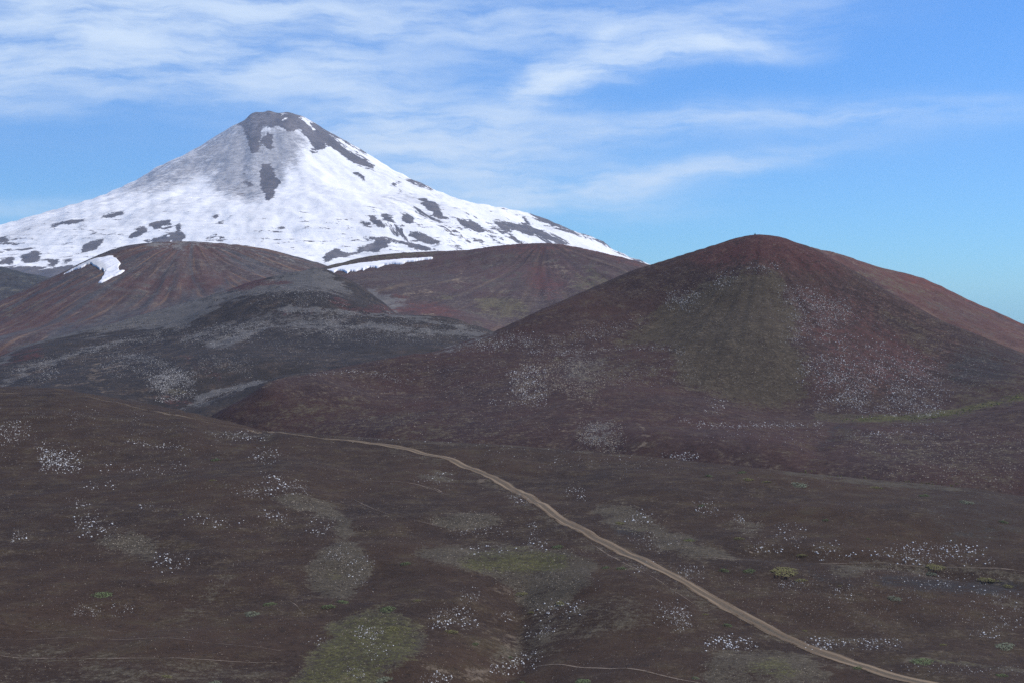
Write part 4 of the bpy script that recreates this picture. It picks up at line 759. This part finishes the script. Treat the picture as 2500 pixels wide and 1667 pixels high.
for n, lo, hi, *pts in ((140, 3.5, 8, (270, 20), (450, 20), (560, 130), (300, 140)), (60, 3, 7, (680, 100), (1250, 95), (1250, 165), (680, 150)), (28, 3, 8, (540, 212), (790, 235), (780, 255), (540, 225)), (34, 3, 7, (420, 318), (650, 385), (640, 400), (440, 340)), (120, 3, 8, (500, 420), (790, 490), (770, 560), (580, 585)), (70, 3, 8, (1040, 700), (1160, 695), (1270, 790), (1100, 810)), (20, 3, 7, (930, 370), (1090, 388), (1090, 398), (930, 385)), (50, 3, 8, (1240, 432), (1640, 505), (1640, 520), (1250, 455)), (45, 3, 8, (1740, 400), (1970, 480), (1850, 498)),
                        (120, 2.5, 6, (1500, 205), (1900, 255), (1960, 315), (1600, 315)), (80, 3, 8, (1765, 125), (1840, 130), (1910, 260), (1950, 305), (1800, 265)), (45, 3, 7, (1950, 205), (2070, 255), (2065, 288)), (60, 3, 7, (2070, 450), (2260, 520), (2150, 570)), (34, 3, 7, (85, 545), (185, 545), (175, 605), (85, 605)), (60, 2.5, 6, (490, 1055), (680, 1065), (650, 1105), (500, 1095)), (60, 2.5, 6, (2185, 645), (2351, 690), (2300, 730)), (18, 3, 7, (2095, 1265), (2210, 1255), (2190, 1315)), (320, 1.8, 4, (0, 200), (2351, 250), (2200, 1300), (0, 1200)), (36, 2.5, 6, (820, 1030), (910, 1030), (800, 1110), (740, 1100))): reg(WH, G, C7, n, lo, hi, *pts)
for n, lo, hi, *pts in ((170, 3, 8, (550, 1055), (740, 1065), (870, 1150), (830, 1195), (640, 1195), (555, 1120)), (40, 3, 8, (770, 690), (900, 655), (1140, 648), (1000, 672)), (45, 3, 8, (1195, 600), (1340, 620), (1215, 690)), (36, 3, 7, (1100, 295), (1210, 320), (1180, 360)), (40, 3, 7, (1460, 245), (1580, 255), (1590, 340)), (50, 3, 8, (1870, 395), (2070, 395), (2055, 455), (1930, 495)), (110, 3, 8, (1300, 1075), (1560, 1005), (1580, 1075), (1250, 1145)), (70, 3, 7, (1200, 1240), (1380, 1175), (1410, 1210), (1210, 1270)), (150, 3, 8.5, (970, 1470), (1290, 1345), (1300, 1385), (1020, 1510)), (70, 3, 8.5, (490, 1570), (690, 1490), (690, 1568)), (120, 3, 7, (2060, 1010), (2290, 1075), (2310, 1205), (2100, 1115)),
                        (60, 2.5, 6, (690, 525), (1130, 535), (1120, 570), (700, 560)), (50, 3, 7, (760, 915), (880, 1000), (850, 1020)), (80, 3, 7, (50, 1190), (240, 1235), (240, 1255), (60, 1235)), (80, 2.5, 7, (0, 680), (170, 680), (150, 900), (0, 950)), (25, 3, 7, (1005, 1095), (1120, 1125), (1110, 1145)), (50, 2.5, 6, (450, 150), (700, 150), (700, 220), (480, 210)), (260, 1.8, 4, (1200, 800), (2351, 900), (2351, 1500), (1250, 1500)), (70, 2.5, 6, (1900, 560), (2200, 600), (2100, 680), (1900, 640)), (60, 2.5, 7, (1880, 740), (2100, 800), (2050, 830), (1950, 780)), (40, 2.5, 6, (2150, 760), (2351, 800), (2351, 850)), (50, 3, 7, (100, 1280), (300, 1290), (250, 1400), (100, 1400)), (40, 2.5, 6, (100, 1440), (50, 1520), (0, 1520))): reg(WH, G, C8, n, lo, hi, *pts)
line(WH, G, C8, 60, 12, 3, 7, (1240, 460), (1285, 530), (1240, 580), (1210, 640))
for n, lo, hi, *pts in ((200, 2.5, 6, (0, 1185), (170, 1190), (240, 1290), (0, 1340)), (230, 3, 7, (240, 1330), (380, 1335), (530, 1490), (290, 1505)), (90, 3, 7, (1380, 1258), (1850, 1275), (1640, 1305)), (80, 3, 7, (1690, 1430), (1860, 1365), (1890, 1440), (1720, 1465)), (300, 2, 4.5, (0, 1080), (1300, 1150), (1500, 1500), (0, 1500)), (60, 2, 4, (150, 1130), (600, 1140), (600, 1160), (150, 1150))): reg(WH, G, C4, n, lo, hi, *pts)
line(WH, G, C4, 70, 8, 3, 6.5, (850, 1318), (1000, 1340), (1230, 1365), (1330, 1375)); line(WH, G, C5, 70, 6, 2.5, 5, (0, 795), (300, 805), (700, 825), (1100, 850)); reg(WH, G, C5, 260, 2, 5, (900, 850), (2000, 880), (2351, 1000), (1900, 1000), (1000, 960)); reg(WH, K, C5, 40, 2.6, 6, (2130, 905), (2351, 905), (2351, 945), (2150, 940)); reg(WH, K, C6, 40, 2.6, 6, (0, 145), (130, 150), (120, 185), (0, 180))
# cone, apron and bench
for n, lo, hi, *pts in ((1300, 2, 4, (700, 550), (880, 550), (1250, 740), (1100, 830), (900, 960), (830, 950), (760, 900), (840, 800), (750, 720)), (2600, 2, 4.4, (830, 1050), (1000, 1000), (1300, 1080), (1650, 1030), (1870, 1270), (1750, 1420), (1250, 1425), (1000, 1390), (860, 1320), (950, 1250), (820, 1150)), (420, 2, 4.5, (1050, 880), (1400, 900), (1680, 1040), (1000, 1200)), (90, 2, 4, (490, 400), (720, 400), (650, 465), (510, 465)), (420, 1.6, 3.6, (-60, 590), (160, 590), (150, 680), (-60, 730)), (150, 1.8, 3.8, (220, 540), (430, 445), (410, 500), (250, 570)), (260, 1.5, 3, (700, 440), (1500, 560), (1700, 950), (1200, 800)), (200, 1.5, 3, (1500, 900), (2100, 900), (2000, 1300))): reg(WH, K, C3, n, lo, hi, *pts, soft=22)
for n, lo, hi, *pts in ((520, 1.8, 3.8, (690, 205), (1100, 85), (1320, 95), (1400, 140), (1180, 195), (900, 212)), (420, 1.6, 3.4, (1200, 215), (1600, 40), (2050, -20), (1960, 60), (1500, 210)), (420, 2.2, 4.6, (1070, 340), (1250, 280), (1330, 400), (1330, 560), (1160, 550)), (700, 1.5, 3, (1250, 250), (2351, 260), (2351, 420), (1700, 460)), (240, 1.8, 3.6, (1540, 680), (1800, 700), (1870, 885), (1560, 830)), (300, 1.5, 3, (0, 300), (1000, 280), (1100, 500), (0, 480))): reg(WH, K, C5, n, lo, hi, *pts, soft=18)
line(WH, K, C5, 330, 12, 2, 4, (1180, 218), (1380, 228), (1600, 215), (2000, 185), (2300, 210)); line(WH, K, C5, 90, 6, 2, 4, (0, 345), (200, 375), (400, 410)); line(WH, K, C5, 60, 8, 2.5, 4.5, (950, 545), (1150, 570), (1330, 575)); line(WH, K, Z4, 260, 9, 2.5, 4.8, (150, 355), (300, 380), (400, 408), (700, 405), (1000, 400), (1210, 395)); line(WH, K, Z4, 60, 8, 2.5, 5, (1520, 480), (1620, 460), (1850, 445)); reg(WH, K, Z4, 40, 2.5, 5, (360, 230), (500, 240), (510, 320), (400, 300)); reg(WH, K, Z4, 260, 2, 4, (300, 420), (2352, 420), (2352, 620), (400, 560)); line(WH, K, Z4, 50, 6, 2.5, 4, (1600, 390), (1680, 410), (2200, 365)); line(WH, K, C4, 80, 6, 2, 4, (2000, 870), (2200, 855), (2400, 850))
reg(TN, K, C5, 1900, 2, 4, (1080, 350), (1250, 255), (1700, 290), (1730, 450), (1650, 600), (1560, 560), (1480, 470), (1180, 560), soft=18); reg(TN, K, C5, 900, 2, 4, (1550, 680), (1800, 700), (1870, 885), (1700, 895), (1560, 820)); reg(TN, K, C6, 1500, 2, 4.5, (1000, 0), (2200, 20), (2200, 370), (1200, 290)); reg(TN, K, C5, 900, 1.5, 3.5, (0, 250), (1100, 200), (1500, 800), (0, 780)); reg(TN, K, C3, 1800, 1.5, 3, (0, 450), (750, 450), (900, 1300), (0, 1350)); reg(TN, K, C3, 700, 1.5, 3, (900, 300), (1600, 650), (2300, 1000), (1900, 1350), (1300, 700)); reg(TN, K, C3, 200, 1.5, 3, (200, 260), (900, 260), (1000, 400), (200, 420))
# ridge
for n, lo, hi, *pts in ((900, 1.6, 3.2, (1350, 560), (1800, 530), (2352, 500), (2352, 600), (1800, 575), (1500, 690), (1240, 660)), (700, 1.8, 3.6, (1000, 880), (1280, 845), (1320, 930), (1060, 975)), (280, 1.8, 3.6, (1080, 990), (1330, 965), (1200, 1045), (1060, 1035)), (900, 1.6, 3.2, (790, 715), (900, 715), (1340, 860), (1330, 905), (900, 880), (640, 830)), (140, 1.6, 3, (270, 820), (390, 805), (350, 905)), (420, 1.5, 2.8, (1690, 345), (2000, 285), (2352, 370), (2320, 425), (1750, 400)), (400, 1.5, 2.8, (1350, 740), (1700, 760), (1700, 880), (1400, 880)), (240, 1.5, 2.6, (1700, 620), (2352, 620), (2352, 800), (1900, 800)), (300, 1.5, 2.6, (0, 860), (700, 690), (600, 800), (200, 930))): reg(WH, R_, C4, n, lo, hi, *pts)
reg(WH, R_, C2, 1500, 1.4, 2.8, (0, 1385), (450, 1415), (900, 1465), (1060, 1500), (900, 1540), (0, 1568)); reg(WH, R_, C5, 500, 1.4, 2.6, (0, 20), (700, 90), (850, 110), (600, 180), (0, 160))
for n, w, *pts in ((330, 10, (0, 875), (250, 790), (560, 700), (1000, 590), (1300, 560)), (330, 10, (600, 715), (1000, 640), (1400, 590), (1900, 500)), (300, 10, (1880, 445), (2100, 440), (2400, 455)), (160, 12, (1250, 1100), (1450, 1020), (1650, 940)), (120, 10, (1200, 650), (1330, 630), (1480, 680))): line(WH, R_, C4, n, w, 1.5, 3, *pts)
for n, w, *pts in ((320, 7, (0, 760), (120, 690), (260, 640), (420, 590), (560, 560), (760, 520)), (200, 8, (840, 560), (1000, 500), (1150, 480), (1250, 440)), (900, 15, (960, 570), (1100, 540), (1200, 500), (1400, 480), (1700, 490), (1900, 510), (2250, 530)), (500, 9, (1280, 412), (1500, 420), (1900, 450), (2200, 500)), (260, 10, (540, 610), (700, 640), (850, 700), (880, 770)), (240, 10, (900, 830), (1000, 790), (1200, 735)), (200, 8, (1180, 330), (1400, 320), (1600, 360), (1800, 420))): line(WH, R_, CR, n, w, 1.4, 2.8, *pts)
TN.append((R_, scatter(ash, 1500, 6), 1.4, 2.6)); reg(TN, R_, C4, 800, 1.4, 2.8, (0, 750), (1200, 600), (2352, 450), (2352, 800), (1200, 950), (0, 950))
reg(WH, L_, C1, 200, 1.2, 2.6, (700, 1050), (1400, 985), (2100, 1120), (1500, 1300), (900, 1350), soft=20); reg(WH, H_, C2, 60, 1.4, 2.8, (1390, 1240), (1530, 1240), (1480, 1310)); reg(WH, H_, C2, 260, 1.2, 2.4, (700, 1200), (1700, 1200), (1300, 1450), (750, 1400)); reg(TN, H_, C2, 500, 1.2, 2.4, (100, 1100), (2000, 1050), (1300, 1450), (400, 1300)); reg(TN, L_, C1, 500, 1.2, 2.4, (100, 1300), (1400, 985), (2100, 1120), (900, 1420), (100, 1500)); reg(TN, O_, C3, 200, 1.2, 2.4, (1000, 310), (2352, 850), (2352, 980), (1500, 620))
# small dry tufts all over the foreground, thicker in the turf patches
reg(TN, G, ID, 11000, 1.4, 4.0, (-60, 960), (600, 1050), (1200, 1090), (2560, 1210), (2560, 1700), (-60, 1700), soft=30)
for poly, n in ((bigm, 900), (T(C8, (420, 670), (1500, 650), (1680, 740), (1450, 1050), (1200, 1090), (950, 830)), 900), (ell(1140, 1271, 95, 24), 350), (T(C7, (600, 640), (900, 540), (1090, 700), (850, 700)), 300), (T(C8, (1660, 400), (1950, 370), (2340, 560), (2351, 680), (2100, 680)), 450), ([(750, 1380), (840, 1310), (910, 1390), (840, 1470)], 400), ([(661, 1216), (795, 1223), (846, 1270), (723, 1252)], 260), (T(C6, (130, 1470), (300, 1370), (900, 1450), (960, 1600), (140, 1600)), 600), (T(C6, (920, 860), (1600, 835), (2200, 920), (1200, 890)), 350), (T(C6, (200, 900), (1400, 900), (1400, 1300), (500, 1150)), 700), (T(C6, (320, 560), (560, 560), (460, 680)), 160)): TN.append((G, scatter(poly, n, 10), 2, 5))
for poly, n in ((bigm, 1300), (T(C8, (760, 740), (900, 680), (1560, 690), (1500, 790), (1050, 830)), 700), (ell(1870, 1640, 80, 30), 250), (stroke_poly(T(C6, (640, 262), (1300, 325), (1760, 352)), 14), 250), (stroke_poly(T(C6, (1430, 1425), (1900, 1470), (2300, 1530)), 12), 160), (stroke_poly([(2050, 1022), (2264, 1018), (2373, 1000), (2500, 966)], 10), 200)): GN.append((K, scatter(poly, n, 8), 2.5, 6))
def place(lst, power=2.2, shrink=1.0):
    XYZ, SZ, PXS, W = [], [], [], []
    for fl, q, lo, hi in lst:
        if not len(q): continue
        p, who = cast(q[:, 0], q[:, 1], [NEAR[k] for k in fl], 100, 1800, 240); ok = who == 0      # only where that relief is the one seen
        px = (lo + (hi - lo) * rng.random(len(q)) ** power) * shrink
        if fl[0] != 0: px = px * 1.32
        XYZ.append(p[ok]); SZ.append((px * p[:, 1] / F)[ok]); PXS.append(px[ok]); W.append(np.full(ok.sum(), fl[0]))
    return np.concatenate(XYZ), np.concatenate(SZ), np.concatenate(PXS), np.concatenate(W)
def dome_template(rings=((1.0, -.12), (.86, .42), (.45, .74)), k=7):
    V = []; Fc = []
    for r, z in rings:
        for j in range(k): a = 2 * math.pi * (j + .5 * len(V) / k) / k; V.append((r * math.cos(a), r * math.sin(a), z))
    V.append((0, 0, .82)); m = len(rings)
    for i in range(m - 1):
        for j in range(k): a, b = i * k + j, i * k + (j + 1) % k; Fc += [(a, b, b + k), (a, b + k, a + k)]
    for j in range(k): Fc.append(((m - 1) * k + j, (m - 1) * k + (j + 1) % k, m * k))
    return np.array(V), np.array(Fc)
def tuft_template(): return dome_template(((1.0, -.1),), 5)
def mass(name, tmpl, XYZ, SZ, mat, label, smooth, tint=None, hz=1.0):
    V, Fc = tmpl; n = len(XYZ); a = rng.random(n) * 6.28; r = SZ[:, None] / 2
    sx = r * rng.uniform(.8, 1.2, (n, 1)); jit = 1 + rng.normal(0, .12, (n, len(V)))
    x = V[:, 0] * jit * sx; y = V[:, 1] * jit * sx * rng.uniform(.8, 1.2, (n, 1)); z = V[:, 2] * r * rng.uniform(.65, 1.15, (n, 1)) * hz
    c, s = np.cos(a)[:, None], np.sin(a)[:, None]
    P3 = np.stack([x * c - y * s, x * s + y * c, z], -1) + XYZ[:, None, :]
    me = mesh_np(name, P3.reshape(-1, 3), (Fc[None] + (np.arange(n) * len(V))[:, None, None]).reshape(-1, 3), mat, smooth)
    tv = rng.random(n) if tint is None else tint; add_float(me, 'tint', np.repeat(tv, len(V)))
    o = link(bpy.data.objects.new(name, me)); tag(o, label, None, None, 'stuff'); return o
WX, WS, WP, WF = place(WH, 2.8, 0.58)
U, V = project(*WX.T); inv = (U > 4) & (U < 2496) & (V > 4) & (V < 1660) & (WF == 0)
order = np.argsort(np.where(inv, -WP, 0)); pick = order[:300]; rest = np.ones(len(WX), bool); rest[pick] = False
tw = np.clip((WP - 1.5) / 4.0, 0, 1) * .6 + .35 * rng.random(len(WX))
NAMES = ('foreground', 'cone', 'ridge', 'left hill', 'centre hill', 'rear hill')
for k in range(6):
    m = rest & (WF == k)
    if m.any(): mass('cushion_plants', dome_template(((1.0, -.12), (.7, .55)), 6), WX[m], WS[m], M_white, ('scattered small pale cushion plants on the dark foreground sand', 'pale cushion plants speckling the dark cone slope', 'pale cushion plants in drifts on the blue-grey ridge', 'tiny pale plants dotting the red-brown hill', 'tiny pale plants dotting the brown centre hill', 'tiny pale plants on the orange hill')[k], True, tw[m])
dv, df = dome_template(((1.0, -.15), (1.02, .22), (.8, .55), (.42, .76)), 9)
CP_ME = []
for k in range(5):
    jv = dv * (1 + rng.normal(0, .09, (len(dv), 1))); jv[:, 2] += rng.normal(0, .05, len(dv)) * (dv[:, 2] > 0); me = mesh_np('cushion_plant', jv, df, M_white); add_float(me, 'tint', np.clip(.75 + rng.normal(0, .15, len(dv)), 0, 1)); CP_ME.append(me)
def plant_place(u, v):
    tv = np.interp(u, [p[0] for p in track], [p[1] for p in track])
    if v < 1160: return 'near the foot of the dark hills beyond the track' if v < tv else 'just below the upper bend of the track'
    if v < tv: return ('in the bright scatter at far right' if v < 1420 else 'in the lower right corner') if u > 2030 else 'on the slope just right of the dirt track'
    if u < 480: return 'on the dark sand at lower left'
    if u < 700: return 'left of the mossy green patch'
    if u < 1080: return 'in or around the mossy green patch'
    if u < 1430: return 'on the banks of the eroded gully'
    return 'below the track at lower right'
for j, i in enumerate(pick):
    o = link(bpy.data.objects.new('cushion_plant', CP_ME[j % 5])); o.location = tuple(WX[i]); r = WS[i] / 2
    o.scale = (r * random.Random(j).uniform(.9, 1.15), r, r * random.Random(j + 999).uniform(.7, 1.0)); o.rotation_euler = (0, 0, j * 1.7)
    w = plant_place(U[i], V[i]); tag(o, 'larger white cushion plant mound ' + w, 'plant', 'larger white cushion plants ' + w)
TX, TS, TP, TF = place(TN)
for k in range(6):
    m = TF == k
    if m.any(): mass('dry_grass_tufts', tuft_template(), TX[m], TS[m] * 0.8, M_tan, ('small dry grass tufts scattered over the foreground plain', 'dry tan tufts scattered on the dark cone', 'dry grey tufts along the ash ridge', 'dry tufts on the red-brown hill', 'dry tufts on the brown centre hill', 'dry tufts on the orange rear hill')[k], False)
GX, GS, GP, GF = place(GN)
mass('green_grass_tufts', tuft_template(), GX, GS, M_grn, 'mossy green tufts in the damp turf hollows', False)

# mat shrubs
def shrub_mats(name, c1, c2): return plant_mat(name, c1, c2, 2.0)
KIND = {'g': (shrub_mats('green_leaf', (.06, .082, .036), (.15, .185, .085)), 'green'), 's': (shrub_mats('grey_green_leaf', (.085, .10, .066), (.22, .24, .165)), 'grey-green'), 'y': (shrub_mats('olive_leaf', (.09, .088, .036), (.21, .195, .08)), 'olive')}
M_stem = plant_mat('woody_stem', (.06, .05, .04), (.14, .115, .09))
def shrub_mesh(seed, mat):
    r = np.random.default_rng(seed); V, Fc, tn = [], [], []
    lob = lambda a: 1 + .16 * math.sin(2 * a + seed) + .12 * math.sin(3 * a + 2 * seed) + .08 * math.sin(7 * a + seed)
    for _ in range(620):
        a = r.random() * 6.283; q = math.sqrt(r.random()); R = q * lob(a); h = (1 - q ** 2.6) * (.72 + .28 * math.sin(4 * R + seed + a)) + .02
        h *= r.uniform(.55, 1.05); c = np.array((R * math.cos(a), R * math.sin(a), h)); d = r.normal(0, 1, 3); d[2] = abs(d[2]) + 1.3; d[:2] += 0.8 * c[:2]; d /= np.linalg.norm(d)
        e = np.cross(d, r.normal(0, 1, 3)); e /= np.linalg.norm(e); g2 = np.cross(d, e); s = r.uniform(.035, .075); b = len(V)
        sc = np.array((1, 1, 2.2))
        for k1, k2 in ((-1, 0), (0, -.6), (1, 0), (0, .6)): V.append(c + (e * k1 + g2 * k2) * s * sc)
        Fc.append((b, b + 1, b + 2, b + 3)); t = np.clip(.25 + .6 * r.random() + .3 * (h - .4), 0, 1); tn += [t] * 4
    me = mesh_np('foliage', V, Fc, mat, False); add_float(me, 'tint', tn); return me
def stem_mesh(seed):
    r = np.random.default_rng(seed + 70); V, Fc = [], []
    for k in range(14):
        a = k * .449 * 2 + r.random() * .3; p0 = np.array((.1 * math.cos(a), .1 * math.sin(a), -.15)); p1 = np.array((r.uniform(.6, 1.05) * math.cos(a), r.uniform(.6, 1.05) * math.sin(a), r.uniform(.1, .4))); b = len(V)
        n1 = np.array((-math.sin(a), math.cos(a), 0)) * .022
        V += [p0 + n1, p0 - n1, p0 + (0, 0, .1), p1 + n1 * .4, p1 - n1 * .4, p1 + (0, 0, .04)]; Fc += [(b, b + 1, b + 4, b + 3), (b + 1, b + 2, b + 5, b + 4), (b + 2, b, b + 3, b + 5)]
    me = mesh_np('stem', V, Fc, M_stem, False); add_float(me, 'tint', np.full(len(V), .5)); return me
FOL = {k: [shrub_mesh(s + 10 * i, KIND[k][0]) for s in range(3)] for i, k in enumerate(KIND)}; STM = [stem_mesh(s) for s in range(3)]
spots = []
for c, lst in ((C6, 'g160,465,45 g930,553,48 g1190,670,30 s1795,440,100 g2030,565,62 y75,680,70 y395,665,62 y780,768,65 g300,865,65 g455,865,90 y680,855,200 y790,922,92 y1610,832,130 s1580,885,72 y1940,915,110 s1355,1035,98 y1240,957,30 g320,1205,62 y180,1137,45 y1020,960,30 s2040,1325,132 g1530,1425,150 g1130,1470,72 s120,1533,60 g2020,1515,80 g205,280,50 y450,300,70 y560,315,60 s755,328,130 y1240,350,80 g1540,402,70 g410,258,60 y800,1240,42 y2060,960,70 y1660,1325,52'),
               (C7, 'g690,960,140 s1705,1095,122 g1825,1028,97 y1120,1517,76 s1450,1558,92 g2220,1043,100 g2310,1015,90 g1455,58,70 y1435,195,50 y1220,425,32'),
               (C8, 'g390,757,76 g270,1058,118 s240,1533,112 g1415,642,92 g1740,785,60 g1845,790,72 y470,1005,60 y300,1190,104 g1600,1550,132 y2345,1530,60 y1180,955,100 g855,1300,60 y1440,1020,90 g2300,600,80 y1830,483,70 y980,660,40 y2100,1262,30 y1245,1085,50 g1090,1390,46 y690,1210,100 g1180,1562,60')):
    for w in lst.split():
        k, (a, b, wd) = w[0], map(float, w[1:].split(',')); spots.append((k, c[0] + a * c[2], c[1] + b * c[2], wd * c[2]))
def region(u, v):
    tv = np.interp(u, [p[0] for p in track], [p[1] for p in track])
    if u > 1650 and v < 1230: return 'along the far berm at right'
    if u > 1400 and v < tv: return 'above the dirt track' if u < 2000 else 'at far right'
    if u < 700: return 'at lower left'
    if u < 1080: return 'by the mossy green patch'
    if u < 1430: return 'beside the eroded gully'
    return 'below the dirt track'
groups = {}
for s in spots: groups.setdefault((s[0], region(s[1], s[2])), []).append(s)
ORD = ['first', 'second', 'third', 'fourth', 'fifth', 'sixth', 'seventh', 'eighth', 'ninth', 'tenth', 'eleventh', 'twelfth']
cnt = 0
for (k, rg), lst in groups.items():
    lst.sort(key=lambda s: s[1])
    for j, (_, u, v, wpx) in enumerate(lst):
        p, who = cast([u], [v + wpx * 0.08], [GR, CN], 100, 900, 400)
        if who[0] < 0: continue
        R = wpx * p[0][1] / F / 2; e = bpy.data.objects.new('mat_shrub', None); link(e); e.location = tuple(p[0] - (0, 0, .04)); e.empty_display_size = 0.3
        e.rotation_euler = (0, 0, 0.35 * math.sin(cnt * 2.1)); asp = 1.5 if wpx < 40 else 1.9
        for nm, me in (('foliage', FOL[k][cnt % 3]), ('stem', STM[cnt % 3])):
            o = link(bpy.data.objects.new(nm, me), e); o.scale = (R, R * asp * .75, R * {'g': .52, 's': .46, 'y': .36}[k] * min(1.0, 26.0 / wpx))
        which = 'low %s mat shrub %s' % (KIND[k][1], rg) if len(lst) == 1 else '%s from the left of the low %s mat shrubs %s' % (ORD[j], KIND[k][1], rg)
        tag(e, which, 'shrub', 'mat shrubs on the foreground plain'); cnt += 1

# small cairn on the cone top
ys = np.arange(790, 880, .5); xs = (1842 - 1250) / F * ys; zs = CN(xs, ys); _, vv = project(xs, ys, zs); i = int(np.argmin(vv))
cr = bpy.data.objects.new('cairn', None); link(cr); cr.location = (xs[i], ys[i], zs[i] - .05); cr.empty_display_size = .3
tag(cr, 'tiny dark stone cairn standing on the very top of the cone', 'cairn')
mr, tr, br_ = base_mat('cairn_stone'); tr.set(br_, 'Base Color', tr.mix(tr.noise(tr.node('ShaderNodeNewGeometry').outputs['Position'], 3.0), (.03, .026, .026), (.07, .058, .055)))
sv, sf = dome_template(((.55, -.55), (1.0, -.1), (.9, .4), (.45, .7)), 7)
for j, (dx, dy, z, r) in enumerate(((-.32, 0, .18, .34), (.30, .1, .16, .36), (0, -.25, .2, .33), (.02, .05, .52, .30), (-.02, 0, .84, .22), (.03, .02, 1.08, .14))):
    o = link(bpy.data.objects.new('stone', mesh_np('stone', sv * (1 + rng.normal(0, .1, (len(sv), 1))), sf, mr, False)), cr); o.location = (dx, dy, z); o.scale = (r, r * .9, r * .75); o.rotation_euler = (0, 0, j * 1.3)
